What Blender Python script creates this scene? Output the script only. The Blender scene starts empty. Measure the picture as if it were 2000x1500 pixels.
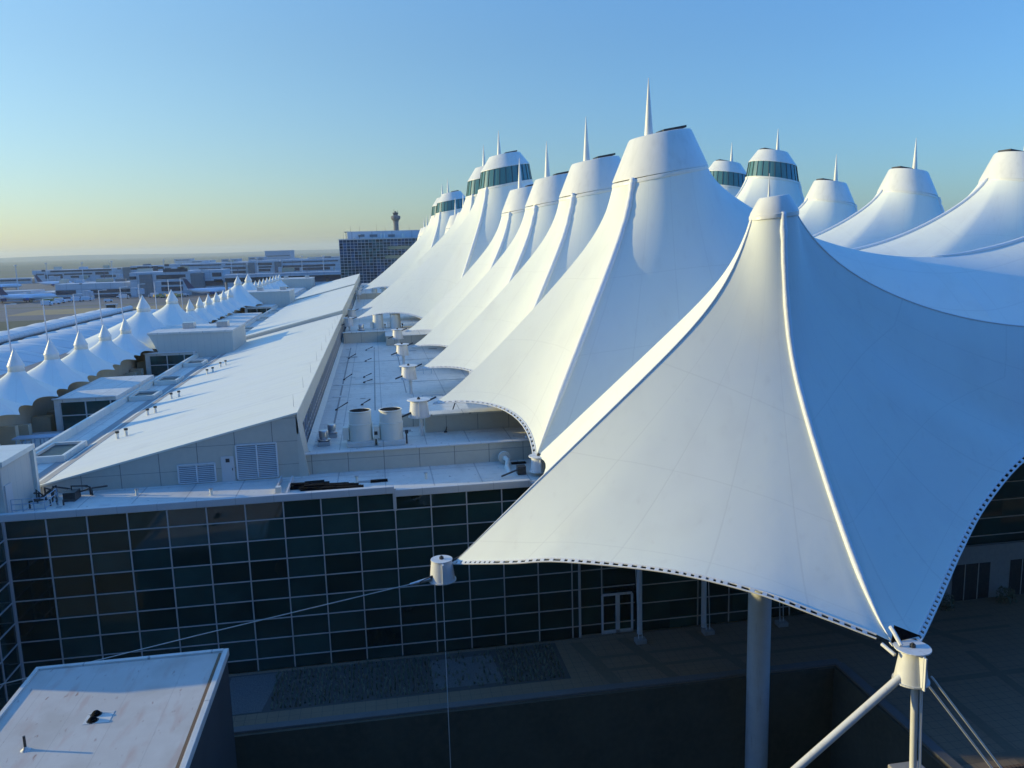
import bpy, bmesh, math, random
from mathutils import Vector, Matrix
random.seed(7)
sc = bpy.context.scene
COL = sc.collection
rad = math.radians

# ------------------------------------------------------------------ camera
F_PX, YAW, PITCH, ROLL = 1625.88, 0.1591, 0.1658, 0.0280
cy, sy = math.cos(YAW), math.sin(YAW); cp, sp = math.cos(PITCH), math.sin(PITCH)
FWD = Vector((sy*cp, cy*cp, -sp)); RT = Vector((cy, -sy, 0)); UP = RT.cross(FWD)
cr, sr = math.cos(ROLL), math.sin(ROLL)
CR = cr*RT - sr*UP; CU = sr*RT + cr*UP
cam_d = bpy.data.cameras.new('camera'); cam = bpy.data.objects.new('camera', cam_d); COL.objects.link(cam)
M = Matrix((CR, CU, -FWD)).transposed().to_4x4(); cam.matrix_world = M
cam_d.sensor_width = 36; cam_d.lens = F_PX/2000*36; cam_d.clip_start = 0.1; cam_d.clip_end = 60000
sc.camera = cam
def ray(x, y): return (x-1000)*CR - (y-750)*CU + F_PX*FWD
def at(x, y, Y):                                   # point seen at a pixel, at distance Y
    d = ray(x, y); return d*(Y/d.y)
def atz(x, y, z):
    d = ray(x, y); return d*(z/d.z)

# ------------------------------------------------------------------ light
SUN_EL, SUN_AZ = 12.0, 286.0                       # degrees, azimuth clockwise from +Y (north)
w = bpy.data.worlds.new('World'); sc.world = w; w.use_nodes = True
nt = w.node_tree; nt.nodes.clear()
sky = nt.nodes.new('ShaderNodeTexSky'); sky.sky_type = 'NISHITA'; sky.sun_disc = False
sky.sun_elevation = rad(SUN_EL); sky.sun_rotation = rad(SUN_AZ); sky.altitude = 1600
sky.air_density = 1.3; sky.dust_density = 2.0; sky.ozone_density = 2.6
# low band in view; unseen upper, eastern, southern, western sky tinted for bluer shade
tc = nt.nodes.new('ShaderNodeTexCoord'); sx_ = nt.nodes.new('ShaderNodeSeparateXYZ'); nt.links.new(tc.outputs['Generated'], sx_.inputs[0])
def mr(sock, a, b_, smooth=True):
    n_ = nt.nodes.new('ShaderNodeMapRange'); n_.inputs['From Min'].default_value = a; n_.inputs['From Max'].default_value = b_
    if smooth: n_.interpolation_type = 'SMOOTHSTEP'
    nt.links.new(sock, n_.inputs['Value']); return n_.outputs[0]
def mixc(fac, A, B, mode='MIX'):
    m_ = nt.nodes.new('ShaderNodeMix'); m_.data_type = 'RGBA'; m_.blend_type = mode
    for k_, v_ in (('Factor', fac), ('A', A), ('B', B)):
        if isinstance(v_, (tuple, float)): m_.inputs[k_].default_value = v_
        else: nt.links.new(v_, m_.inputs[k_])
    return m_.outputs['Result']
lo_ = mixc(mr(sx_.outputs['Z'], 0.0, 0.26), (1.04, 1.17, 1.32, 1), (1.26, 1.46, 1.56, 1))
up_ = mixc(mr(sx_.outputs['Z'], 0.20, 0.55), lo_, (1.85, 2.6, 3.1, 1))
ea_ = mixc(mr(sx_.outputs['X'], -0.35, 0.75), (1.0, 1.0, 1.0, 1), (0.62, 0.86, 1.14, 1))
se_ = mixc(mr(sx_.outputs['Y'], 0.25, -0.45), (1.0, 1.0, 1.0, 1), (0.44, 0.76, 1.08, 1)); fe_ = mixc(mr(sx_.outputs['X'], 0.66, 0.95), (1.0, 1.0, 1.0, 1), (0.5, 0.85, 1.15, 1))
we_ = mixc(mr(sx_.outputs['X'], -0.50, -0.85), (1.0, 1.0, 1.0, 1), (0.42, 0.58, 0.85, 1))  # dims the unseen western sky so that shade turns bluer
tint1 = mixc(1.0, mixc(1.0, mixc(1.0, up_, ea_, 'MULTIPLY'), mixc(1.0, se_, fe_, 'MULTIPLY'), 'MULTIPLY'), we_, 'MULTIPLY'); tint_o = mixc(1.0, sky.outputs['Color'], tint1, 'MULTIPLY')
bg = nt.nodes.new('ShaderNodeBackground'); bg.inputs['Strength'].default_value = 0.12
wo = nt.nodes.new('ShaderNodeOutputWorld')
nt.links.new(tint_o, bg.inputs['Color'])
nt.links.new(bg.outputs[0], wo.inputs[0])
sd = bpy.data.lights.new('sun', 'SUN'); sd.energy = 4.0; sd.angle = rad(0.5); sd.color = (1.0, 0.83, 0.38)
so = bpy.data.objects.new('sun', sd); COL.objects.link(so)
SUNV = Vector((math.sin(rad(SUN_AZ))*math.cos(rad(SUN_EL)), math.cos(rad(SUN_AZ))*math.cos(rad(SUN_EL)), math.sin(rad(SUN_EL))))
so.rotation_euler = SUNV.to_track_quat('Z', 'Y').to_euler(); so.location = SUNV*200
sc.view_settings.view_transform = 'Standard'; sc.view_settings.look = 'None'
sc.view_settings.exposure = 0.14; sc.view_settings.gamma = 1.0
sc.render.engine = 'CYCLES'
sc.cycles.max_bounces = 6; sc.cycles.volume_bounces = 0

# ------------------------------------------------------------------ materials
def mat(name, col, rough=0.6, metal=0.0, spec=0.5, noise=None, bump=None, streak=None, grid=None, uvline=None, trans=0.0):
    """noise=(scale,amount,colour2) ; bump=(scale,strength) ; streak=(scale vec, lo, hi, colour)"""
    m = bpy.data.materials.new(name); m.use_nodes = True; n = m.node_tree; L = n.links.new
    b = n.nodes['Principled BSDF']
    b.inputs['Roughness'].default_value = rough; b.inputs['Metallic'].default_value = metal
    b.inputs['Specular IOR Level'].default_value = spec
    geo = n.nodes.new('ShaderNodeNewGeometry')
    rgb = n.nodes.new('ShaderNodeRGB'); rgb.outputs[0].default_value = (*col, 1); cur = rgb.outputs[0]
    def mixin(fac, c2):
        nonlocal cur
        mx = n.nodes.new('ShaderNodeMix'); mx.data_type = 'RGBA'
        L(fac, mx.inputs['Factor']); L(cur, mx.inputs['A']); mx.inputs['B'].default_value = (*c2, 1); cur = mx.outputs['Result']
    def ntex(scale, detail=6, vec=None):
        t = n.nodes.new('ShaderNodeTexNoise'); t.inputs['Scale'].default_value = scale; t.inputs['Detail'].default_value = detail
        if vec:
            mp = n.nodes.new('ShaderNodeMapping'); mp.inputs['Scale'].default_value = vec; L(geo.outputs['Position'], mp.inputs['Vector']); L(mp.outputs[0], t.inputs['Vector'])
        else: L(geo.outputs['Position'], t.inputs['Vector'])
        return t
    def ramp(fac, lo, hi, out=1.0):
        r = n.nodes.new('ShaderNodeMapRange'); r.inputs['From Min'].default_value = lo; r.inputs['From Max'].default_value = hi
        r.inputs['To Max'].default_value = out; L(fac, r.inputs['Value']); return r.outputs[0]
    if noise:
        for (s, a, c2) in (noise if isinstance(noise, list) else [noise]):
            t = ntex(s); mixin(ramp(t.outputs['Fac'], 0.38, 0.68, a), c2)
    if streak:
        for (vec, lo, hi, amt, c2) in streak:
            t = ntex(1.0, 8, vec); mixin(ramp(t.outputs['Fac'], lo, hi, amt), c2)
    if grid:                                       # thin joint lines in world axes: (axis, spacing, width, colour)
        sx = n.nodes.new('ShaderNodeSeparateXYZ'); L(geo.outputs['Position'], sx.inputs[0])
        for (ax, spc, wd, c2, amt) in grid:
            d = n.nodes.new('ShaderNodeMath'); d.operation = 'PINGPONG'; L(sx.outputs[ax], d.inputs[0]); d.inputs[1].default_value = spc/2
            c = n.nodes.new('ShaderNodeMath'); c.operation = 'LESS_THAN'; L(d.outputs[0], c.inputs[0]); c.inputs[1].default_value = wd/2
            k = n.nodes.new('ShaderNodeMath'); k.operation = 'MULTIPLY'; L(c.outputs[0], k.inputs[0]); k.inputs[1].default_value = amt
            mixin(k.outputs[0], c2)
    if uvline:
        uv = n.nodes.new('ShaderNodeUVMap'); sx = n.nodes.new('ShaderNodeSeparateXYZ'); L(uv.outputs[0], sx.inputs[0])
        for (ax, spc, wd, c2, amt) in uvline:
            d = n.nodes.new('ShaderNodeMath'); d.operation = 'PINGPONG'; L(sx.outputs[ax], d.inputs[0]); d.inputs[1].default_value = spc/2
            c = n.nodes.new('ShaderNodeMath'); c.operation = 'LESS_THAN'; L(d.outputs[0], c.inputs[0]); c.inputs[1].default_value = wd/2
            k = n.nodes.new('ShaderNodeMath'); k.operation = 'MULTIPLY'; L(c.outputs[0], k.inputs[0]); k.inputs[1].default_value = amt
            mixin(k.outputs[0], c2)
    L(cur, b.inputs['Base Color'])
    if bump:
        t = ntex(bump[0]); bp = n.nodes.new('ShaderNodeBump'); bp.inputs['Strength'].default_value = bump[1]; bp.inputs['Distance'].default_value = bump[2] if len(bump) > 2 else 0.05
        L(t.outputs['Fac'], bp.inputs['Height']); L(bp.outputs[0], b.inputs['Normal'])
    return m
WHITE = (0.80, 0.80, 0.78)
MT = {}
MT['fabric'] = mat('tent_fabric', (0.79, 0.81, 0.69), 0.8, spec=0.08, noise=[(0.16, 0.22, (0.74, 0.755, 0.75)), (1.1, 0.12, (0.72, 0.73, 0.70))],
                   streak=[((0.5, 0.5, 0.12), 0.52, 0.8, 0.28, (0.62, 0.61, 0.53)), ((2.2, 2.2, 0.3), 0.6, 0.8, 0.22, (0.56, 0.54, 0.46))], uvline=[(0, 1.0, 0.022, (0.66, 0.67, 0.58), 0.45), (1, 0.31, 0.0035, (0.64, 0.65, 0.56), 0.35)], bump=(1.2, 0.15, 0.06))
MT['seam'] = mat('seam_cover_fabric', (0.80, 0.80, 0.74), 0.5, spec=0.4, noise=(1.5, 0.3, (0.74, 0.74, 0.70)), bump=(3.0, 0.5, 0.06))
MT['cap'] = mat('cap_metal', (0.77, 0.75, 0.64), 0.38, spec=0.5, noise=(0.6, 0.3, (0.68, 0.66, 0.56)), streak=[((2.5, 2.5, 0.25), 0.5, 0.75, 0.4, (0.58, 0.56, 0.46))])
MT['steel'] = mat('painted_steel', (0.72, 0.72, 0.68), 0.4, noise=(2.0, 0.3, (0.58, 0.58, 0.53)), streak=[((6, 6, 0.7), 0.55, 0.75, 0.4, (0.45, 0.40, 0.33))])
MT['galv'] = mat('galvanised_steel', (0.55, 0.56, 0.56), 0.3, metal=0.8, noise=(4.0, 0.4, (0.4, 0.4, 0.4)))
MT['dark'] = mat('dark_metal', (0.035, 0.036, 0.035), 0.5, noise=(5.0, 0.5, (0.08, 0.07, 0.06)))
MT['black'] = mat('black_rubber', (0.006, 0.006, 0.006), 0.9, spec=0.1, noise=(4.0, 0.5, (0.012, 0.012, 0.012)), bump=(5, 1.0, 0.1))
MT['roof'] = mat('white_roof_sheet', (0.74, 0.71, 0.62), 0.55, noise=[(0.12, 0.5, (0.62, 0.59, 0.51)), (1.7, 0.4, (0.58, 0.55, 0.47))],
                 streak=[((0.9, 0.25, 1), 0.54, 0.72, 0.5, (0.48, 0.45, 0.38)), ((0.2, 1.1, 1), 0.58, 0.74, 0.5, (0.42, 0.38, 0.31)), ((3.0, 3.0, 1), 0.66, 0.72, 0.8, (0.20, 0.17, 0.14))],
                 grid=[(1, 6.1, 0.08, (0.36, 0.35, 0.32), 0.7), (0, 3.05, 0.08, (0.34, 0.33, 0.30), 0.7)], bump=(1.5, 0.15, 0.05))
MT['slope'] = mat('white_sloping_roof', (0.76, 0.74, 0.60), 0.5, noise=[(0.08, 0.3, (0.73, 0.73, 0.70)), (0.9, 0.25, (0.70, 0.70, 0.67))],
                  streak=[((0.05, 2.2, 0.1), 0.48, 0.75, 0.4, (0.60, 0.58, 0.48)), ((0.5, 0.3, 0.5), 0.58, 0.75, 0.3, (0.56, 0.53, 0.44))], grid=[(1, 9.15, 0.09, (0.5, 0.49, 0.42), 0.7)], bump=(0.8, 0.1, 0.04))
MT['panel'] = mat('wall_panel', (0.56, 0.52, 0.41), 0.6, noise=[(0.5, 0.3, (0.48, 0.44, 0.35)), (3, 0.2, (0.42, 0.39, 0.31))], grid=[(0, 2.4, 0.05, (0.15, 0.15, 0.14), 0.8), (2, 1.55, 0.04, (0.2, 0.2, 0.18), 0.7)])
MT['panelY'] = mat('side_wall_panel', (0.60, 0.56, 0.44), 0.6, noise=[(0.5, 0.3, (0.47, 0.46, 0.40))], grid=[(1, 6.1, 0.05, (0.2, 0.2, 0.18), 0.7)])
MT['coping'] = mat('coping_metal', (0.62, 0.60, 0.55), 0.45, noise=(0.8, 0.3, (0.5, 0.49, 0.45)), grid=[(0, 2.22, 0.03, (0.3, 0.3, 0.28), 0.6)])
MT['glass'] = mat('dark_glass', (0.014, 0.040, 0.034), 0.04, spec=0.6, noise=[(0.15, 0.8, (0.024, 0.062, 0.052)), (0.5, 0.5, (0.008, 0.018, 0.016))], bump=(0.35, 0.06, 0.05))
def panes(m, px, pz, ox, oz, amt, tilt):
    n = m.node_tree; L = n.links.new; b = n.nodes['Principled BSDF']; geo = n.nodes.new('ShaderNodeNewGeometry')
    mp = n.nodes.new('ShaderNodeVectorMath'); mp.operation = 'ADD'; L(geo.outputs['Position'], mp.inputs[0]); mp.inputs[1].default_value = (ox, 0.35, oz)
    dv = n.nodes.new('ShaderNodeVectorMath'); dv.operation = 'DIVIDE'; L(mp.outputs[0], dv.inputs[0]); dv.inputs[1].default_value = (px, px, pz)
    fl = n.nodes.new('ShaderNodeVectorMath'); fl.operation = 'FLOOR'; L(dv.outputs[0], fl.inputs[0])
    wn = n.nodes.new('ShaderNodeTexWhiteNoise'); L(fl.outputs[0], wn.inputs['Vector'])
    old = b.inputs['Base Color'].links[0].from_socket; hs = n.nodes.new('ShaderNodeHueSaturation'); L(old, hs.inputs['Color'])
    mr_ = n.nodes.new('ShaderNodeMapRange'); L(wn.outputs['Value'], mr_.inputs['Value']); mr_.inputs['To Min'].default_value = 1-amt; mr_.inputs['To Max'].default_value = 1+amt*1.6
    L(mr_.outputs[0], hs.inputs['Value']); L(hs.outputs[0], b.inputs['Base Color'])
    sb = n.nodes.new('ShaderNodeVectorMath'); sb.operation = 'SUBTRACT'; L(wn.outputs['Color'], sb.inputs[0]); sb.inputs[1].default_value = (.5, .5, .5)
    sc_ = n.nodes.new('ShaderNodeVectorMath'); sc_.operation = 'SCALE'; L(sb.outputs[0], sc_.inputs[0]); sc_.inputs['Scale'].default_value = tilt
    src = b.inputs['Normal'].links[0].from_socket if b.inputs['Normal'].links else geo.outputs['Normal']
    ad = n.nodes.new('ShaderNodeVectorMath'); ad.operation = 'ADD'; L(src, ad.inputs[0]); L(sc_.outputs[0], ad.inputs[1])
    nm_ = n.nodes.new('ShaderNodeVectorMath'); nm_.operation = 'NORMALIZE'; L(ad.outputs[0], nm_.inputs[0]); L(nm_.outputs[0], b.inputs['Normal'])
panes(MT['glass'], 2.22, 1.27, -0.5, 15.93, 0.45, 0.035)
MT['bluegl'] = mat('blue_green_glass', (0.015, 0.05, 0.13), 0.3, spec=0.35, noise=[(0.10, 1.0, (0.02, 0.075, 0.06)), (0.5, 0.8, (0.008, 0.016, 0.03))])
panes(MT['bluegl'], 1.62, 1.3, 0, 0, 0.75, 0.03)
MT['skyg'] = mat('skylight_glass', (0.012, 0.028, 0.03), 0.35, spec=0.2, noise=(0.8, 0.6, (0.02, 0.05, 0.045)))
MT['green'] = mat('green_glass', (0.07, 0.18, 0.15), 0.12, spec=0.8, noise=(0.6, 0.7, (0.10, 0.20, 0.16)))
MT['mull'] = mat('mullion_metal', (0.55, 0.52, 0.46), 0.45)
MT['conc'] = mat('concrete', (0.36, 0.35, 0.32), 0.85, noise=[(0.4, 0.5, (0.27, 0.26, 0.24)), (4, 0.3, (0.24, 0.23, 0.21))], bump=(6, 0.3))
MT['kerb'] = mat('kerb_stone', (0.17, 0.165, 0.15), 0.85, noise=[(0.6, 0.5, (0.14, 0.135, 0.12)), (5, 0.3, (0.12, 0.12, 0.11))])
MT['greyp'] = mat('grey_stone_panel', (0.22, 0.22, 0.21), 0.8, noise=(0.4, 0.4, (0.17, 0.17, 0.17)), grid=[(0, 3, 0.15, (0.1, 0.1, 0.1), 0.5), (2, 2, 0.15, (0.1, 0.1, 0.1), 0.5)])
MT['apron'] = mat('apron_concrete', (0.19, 0.165, 0.14), 0.85, noise=[(0.01, 0.6, (0.13, 0.115, 0.10)), (0.08, 0.4, (0.11, 0.095, 0.08))], grid=[(0, 15, 0.5, (0.12, 0.12, 0.11), 0.4), (1, 15, 0.5, (0.12, 0.12, 0.11), 0.4)])
MT['prairie'] = mat('prairie', (0.155, 0.15, 0.075), 0.95, noise=[(0.0012, 0.8, (0.09, 0.105, 0.05)), (0.006, 0.5, (0.20, 0.17, 0.10))], streak=[((0.0004, 0.004, 1), 0.5, 0.7, 0.7, (0.10, 0.12, 0.06))])
MT['grass'] = mat('grass', (0.075, 0.085, 0.04), 0.95, noise=[(0.05, 0.6, (0.11, 0.10, 0.05)), (0.4, 0.4, (0.05, 0.06, 0.03))])
MT['soil'] = mat('dry_soil', (0.36, 0.26, 0.12), 0.95, noise=(0.1, 0.5, (0.26, 0.19, 0.10)))
MT['asphalt'] = mat('asphalt', (0.055, 0.055, 0.055), 0.9, noise=(0.2, 0.5, (0.09, 0.085, 0.08)))
MT['plaza'] = mat('plaza_paving', (0.27, 0.20, 0.12), 0.8, noise=[(0.8, 0.4, (0.20, 0.155, 0.10)), (9, 0.3, (0.17, 0.13, 0.09))], grid=[(0, 0.6, 0.03, (0.06, 0.05, 0.05), 0.5), (1, 0.6, 0.03, (0.06, 0.05, 0.05), 0.5)])
MT['band'] = mat('dark_plaza_band', (0.17, 0.135, 0.085), 0.8, noise=(4, 0.4, (0.21, 0.17, 0.11)))
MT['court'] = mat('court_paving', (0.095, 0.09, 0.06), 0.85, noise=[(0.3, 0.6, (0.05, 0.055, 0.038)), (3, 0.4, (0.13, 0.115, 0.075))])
MT['gravel'] = mat('gravel', (0.19, 0.20, 0.18), 0.95, noise=[(14, 0.8, (0.08, 0.08, 0.08))], bump=(20, 1.0))
MT['tuft'] = mat('ornamental_grass', (0.13, 0.16, 0.10), 0.9, noise=(1.3, 0.6, (0.27, 0.26, 0.18)))
MT['bed'] = mat('planting_soil', (0.09, 0.09, 0.075), 0.95, noise=(2, 0.6, (0.10, 0.10, 0.09)))
MT['stained'] = mat('stained_roof', (0.62, 0.58, 0.50), 0.8, noise=[(0.35, 0.4, (0.52, 0.46, 0.38)), (2.2, 0.35, (0.55, 0.50, 0.43))],
                    streak=[((1.6, 0.35, 1), 0.54, 0.70, 0.45, (0.50, 0.30, 0.22)), ((0.5, 0.4, 1), 0.5, 0.7, 0.5, (0.46, 0.40, 0.32)), ((4, 1.2, 1), 0.64, 0.72, 0.7, (0.30, 0.15, 0.10))], grid=[(0, 2.05, 0.03, (0.42, 0.38, 0.32), 0.5)])
MT['vault'] = mat('vault_fabric', (0.74, 0.74, 0.66), 0.8, noise=(0.2, 0.3, (0.60, 0.60, 0.53)), grid=[(1, 3.15, 0.25, (0.5, 0.5, 0.45), 0.7)])
MT['bwall'] = mat('far_white_wall', (0.60, 0.61, 0.60), 0.7, noise=[(0.05, 0.4, (0.46, 0.47, 0.47)), (0.3, 0.3, (0.36, 0.38, 0.40))], grid=[(0, 9, 0.5, (0.3, 0.32, 0.34), 0.5), (2, 4.2, 0.35, (0.3, 0.32, 0.34), 0.5)])
MT['bwin'] = mat('far_windows', (0.02, 0.04, 0.07), 0.2, spec=0.6, noise=(0.15, 0.8, (0.04, 0.06, 0.085)))
MT['hangar'] = mat('far_blue_grey_wall', (0.34, 0.42, 0.48), 0.7)
MT['planeW'] = mat('aircraft_white', (0.74, 0.75, 0.76), 0.3)
MT['planeR'] = mat('aircraft_tail', (0.05, 0.06, 0.12), 0.4, noise=(0.4, 0.7, (0.14, 0.05, 0.06)))
MT['planeB'] = mat('aircraft_blue', (0.04, 0.07, 0.20), 0.4)
MT['vanW'] = mat('vehicle_white', (0.7, 0.7, 0.7), 0.4)
MT['vanY'] = mat('vehicle_yellow', (0.5, 0.36, 0.10), 0.4)
MT['tan'] = mat('tan_wall', (0.50, 0.42, 0.28), 0.8, noise=(1.0, 0.4, (0.38, 0.32, 0.22)))
MT['tower'] = mat('tower_concrete', (0.17, 0.17, 0.17), 0.8, noise=(0.3, 0.3, (0.12, 0.12, 0.12)))
MT['lamp'] = mat('lamp_lens', (0.7, 0.7, 0.65), 0.3)
MT['wood'] = mat('wood_screen', (0.20, 0.12, 0.06), 0.7, grid=[(0, 0.2, 0.05, (0.05, 0.03, 0.02), 0.9)])

# ------------------------------------------------------------------ mesh helpers
class MB:
    def __init__(s): s.v = []; s.f = []; s.uv = None
    def add(s, vs, fs):
        o = len(s.v); s.v += [tuple(p) for p in vs]; s.f += [tuple(i+o for i in f) for f in fs]; return s
    def box(s, x0, y0, z0, x1, y1, z1):
        if x0 > x1: x0, x1 = x1, x0
        if y0 > y1: y0, y1 = y1, y0
        if z0 > z1: z0, z1 = z1, z0
        return s.add([(x0,y0,z0),(x1,y0,z0),(x1,y1,z0),(x0,y1,z0),(x0,y0,z1),(x1,y0,z1),(x1,y1,z1),(x0,y1,z1)],
                     [(0,3,2,1),(4,5,6,7),(0,1,5,4),(1,2,6,5),(2,3,7,6),(3,0,4,7)])
    def bar(s, a, b, r0, r1=None, n=10, caps=True):
        a, b = Vector(a), Vector(b); r1 = r0 if r1 is None else r1
        d = (b-a).normalized(); u = d.orthogonal().normalized(); w_ = d.cross(u)
        vs = []
        for c, r in ((a, r0), (b, r1)):
            for i in range(n):
                t = 2*math.pi*i/n; vs.append(c+r*(math.cos(t)*u+math.sin(t)*w_))
        fs = [(i, (i+1) % n, n+(i+1) % n, n+i) for i in range(n)]
        if caps: fs += [tuple(range(n-1, -1, -1)), tuple(range(n, 2*n))]
        return s.add(vs, fs)
    def tube(s, pts, r, n=8, squash=1.0):
        pts = [Vector(p) for p in pts]; o = len(s.v); rs = r if isinstance(r, (list, tuple)) else [r]*len(pts)
        u = None
        for i, p in enumerate(pts):
            d = (pts[min(i+1, len(pts)-1)]-pts[max(i-1, 0)]).normalized()
            if u is None: u = d.orthogonal().normalized()
            u = (u-d*u.dot(d)).normalized(); w_ = d.cross(u)
            for k in range(n):
                t = 2*math.pi*k/n; s.v.append(tuple(p+rs[i]*(math.cos(t)*u+math.sin(t)*w_)))
        for i in range(len(pts)-1):
            for k in range(n):
                s.f.append((o+i*n+k, o+i*n+(k+1) % n, o+(i+1)*n+(k+1) % n, o+(i+1)*n+k))
        s.f.append(tuple(o+k for k in range(n-1, -1, -1))); s.f.append(tuple(o+(len(pts)-1)*n+k for k in range(n)))
        return s
    def lathe(s, c, prof, n=24, tilt=0.0):           # prof: (r, z) ; tilt: dz per metre of x
        o = len(s.v); c = Vector(c)
        for (r, z) in prof:
            for k in range(n):
                t = 2*math.pi*k/n; x, y = r*math.cos(t), r*math.sin(t); s.v.append((c.x+x, c.y+y, c.z+z+tilt*x))
        for i in range(len(prof)-1):
            for k in range(n): s.f.append((o+i*n+k, o+i*n+(k+1) % n, o+(i+1)*n+(k+1) % n, o+(i+1)*n+k))
        if prof[0][0] > 1e-4: s.f.append(tuple(o+k for k in range(n-1, -1, -1)))
        if prof[-1][0] > 1e-4: s.f.append(tuple(o+(len(prof)-1)*n+k for k in range(n)))
        return s
    def prism(s, poly, axis, a, b):                  # poly in the two other axes, extruded along axis from a to b
        def P(u, v, t): return (t, u, v) if axis == 0 else ((u, t, v) if axis == 1 else (u, v, t))
        n = len(poly); vs = [P(u, v, a) for u, v in poly]+[P(u, v, b) for u, v in poly]
        fs = [(i, (i+1) % n, n+(i+1) % n, n+i) for i in range(n)]+[tuple(range(n-1, -1, -1)), tuple(range(n, 2*n))]
        return s.add(vs, fs)
    def build(s, name, m, parent=None, smooth=False, bevel=0.0, recalc=True, mirror=None, sharp=40):
        me = bpy.data.meshes.new(name); vs = s.v
        me.from_pydata(vs, [], s.f)
        if recalc:
            b = bmesh.new(); b.from_mesh(me); bmesh.ops.remove_doubles(b, verts=b.verts, dist=1e-5) if not s.uv else None
            bmesh.ops.recalc_face_normals(b, faces=b.faces); b.to_mesh(me); b.free()
        me.materials.append(m)
        if s.uv:
            ul = me.uv_layers.new(name='UVMap')
            for lp in me.loops: ul.data[lp.index].uv = s.uv[lp.vertex_index]
        if smooth:
            for p in me.polygons: p.use_smooth = True
            if sharp: me.set_sharp_from_angle(angle=rad(sharp))
        o = bpy.data.objects.new(name, me); COL.objects.link(o)
        if bevel:
            md = o.modifiers.new('bevel', 'BEVEL'); md.width = bevel; md.segments = 2; md.limit_method = 'ANGLE'
        if parent: o.parent = parent
        return o
def tag(o, label=None, cat=None, group=None, kind=None):
    if label: o['label'] = label
    if cat: o['category'] = cat
    if group: o['group'] = group
    if kind: o['kind'] = kind
    return o
def thing(name, label, cat, loc=(0, 0, 0), group=None):
    o = bpy.data.objects.new(name, None); COL.objects.link(o); o.location = loc; o.empty_display_size = 0.5
    return tag(o, label, cat, group)
def part(name, mb, m, root, **k):                    # geometry written in world coordinates, stored relative to its thing
    l = Vector(root.location)
    p = root.parent
    while p: l += p.location; p = p.parent
    mb.v = [tuple(Vector(q)-l) for q in mb.v]
    return mb.build(name, m, root, **k)
def copy_tree(o, loc=None, label=None, parent=None):
    c = o.copy(); COL.objects.link(c)
    if parent: c.parent = parent
    if loc is not None: c.location = loc
    if label: c['label'] = label
    for ch in [x for x in bpy.data.objects if x.parent == o and x != c]: copy_tree(ch, parent=c)
    return c
def struct(name, mb, m, **k): return tag(mb.build(name, m, **k), kind='structure')
ORD = ['first','second','third','fourth','fifth','sixth','seventh','eighth','ninth','tenth','eleventh','twelfth','thirteenth','fourteenth','fifteenth','sixteenth','seventeenth','eighteenth','nineteenth','twentieth','twenty-first','twenty-second','twenty-third','twenty-fourth']
ZG = -27.0          # apron level
ZP = -25.6          # plaza level
XM, Y0, BAY = 21.35, 42.7, 18.3
XC = 44.0
XL0 = -21.8

# ------------------------------------------------------------------ ground
g = MB()
# one sheet, with the hole of the sunken court cut out of the near part
CX0, CX1, CY0, CY1 = -12.0, 26.2, -2.0, 43.1
for (x0, y0, x1, y1) in ((-30000, -3000, 30000, CY0), (-30000, CY1, 30000, 40000), (-30000, CY0, CX0, CY1), (CX1+0.0, CY0, 30000, CY1)):
    g.add([(x0, y0, ZG), (x1, y0, ZG), (x1, y1, ZG), (x0, y1, ZG)], [(0, 1, 2, 3)])
struct('ground', g, MT['prairie'])
def sheet(name, x0, y0, x1, y1, z, m, kind='structure'):
    return struct(name, MB().add([(x0, y0, z), (x1, y0, z), (x1, y1, z), (x0, y1, z)], [(0, 1, 2, 3)]), m)
sheet('apron', -900, 500, 900, 1150, ZG+0.004, MT['apron'])
sheet('taxiway', -900, 395, 900, 492, ZG+0.004, MT['apron'])
sheet('grass_verge', -900, 340, -64, 394, ZG+0.008, MT['grass'])
sheet('service_road', -900, 330, -64, 338, ZG+0.008, MT['asphalt'])
sheet('grass_field', -900, 120, -110, 328, ZG+0.008, MT['grass'])
sheet('soil_strip', -175, 430, -84, 472, ZG+0.012, MT['soil'])
sheet('runway', -3000, 2100, 3000, 2180, ZG+0.01, MT['apron'])
sheet('taxiway_loop', -3000, 1500, 3000, 1560, ZG+0.01, MT['apron'])
# low rises at the horizon
h = MB(); N = 60
for i in range(N+1):
    x = -14000+i*28000/N; zt_ = ZG+14+11*math.sin(i*0.37)+7*math.sin(i*1.13+1)+0.0016*(x+14000)
    h.v += [(x, 9000, ZG-1), (x, 10500, zt_), (x, 14000, zt_*0.6-10)]
for i in range(N):
    for k in range(2): h.f.append((i*3+k, i*3+3+k, i*3+4+k, i*3+1+k))
struct('hills', h, MT['prairie'], smooth=True)

# plaza (a slab with real kerb) and sunken court in front of the terminal
pl = MB()
pl.box(XL0+.12, 43.1, ZG-0.5, 120, 49.9, ZP); pl.box(26.2, -2, ZG-0.5, 120, 43.1, ZP)
struct('plaza', pl, MT['plaza'])
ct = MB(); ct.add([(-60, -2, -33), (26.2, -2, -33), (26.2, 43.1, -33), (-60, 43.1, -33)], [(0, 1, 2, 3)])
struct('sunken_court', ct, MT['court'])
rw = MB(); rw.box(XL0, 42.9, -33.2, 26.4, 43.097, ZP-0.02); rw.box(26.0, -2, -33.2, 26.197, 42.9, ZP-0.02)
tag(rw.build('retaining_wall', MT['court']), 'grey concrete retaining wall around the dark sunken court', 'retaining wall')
kb = MB(); kb.box(XL0+.2, 43.1, ZP+0.002, 26.6, 43.65, ZP+0.14); kb.box(26.2, -2, ZP+0.002, 26.75, 43.098, ZP+0.14)
struct('kerb', kb, MT['kerb'], bevel=0.02)
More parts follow.
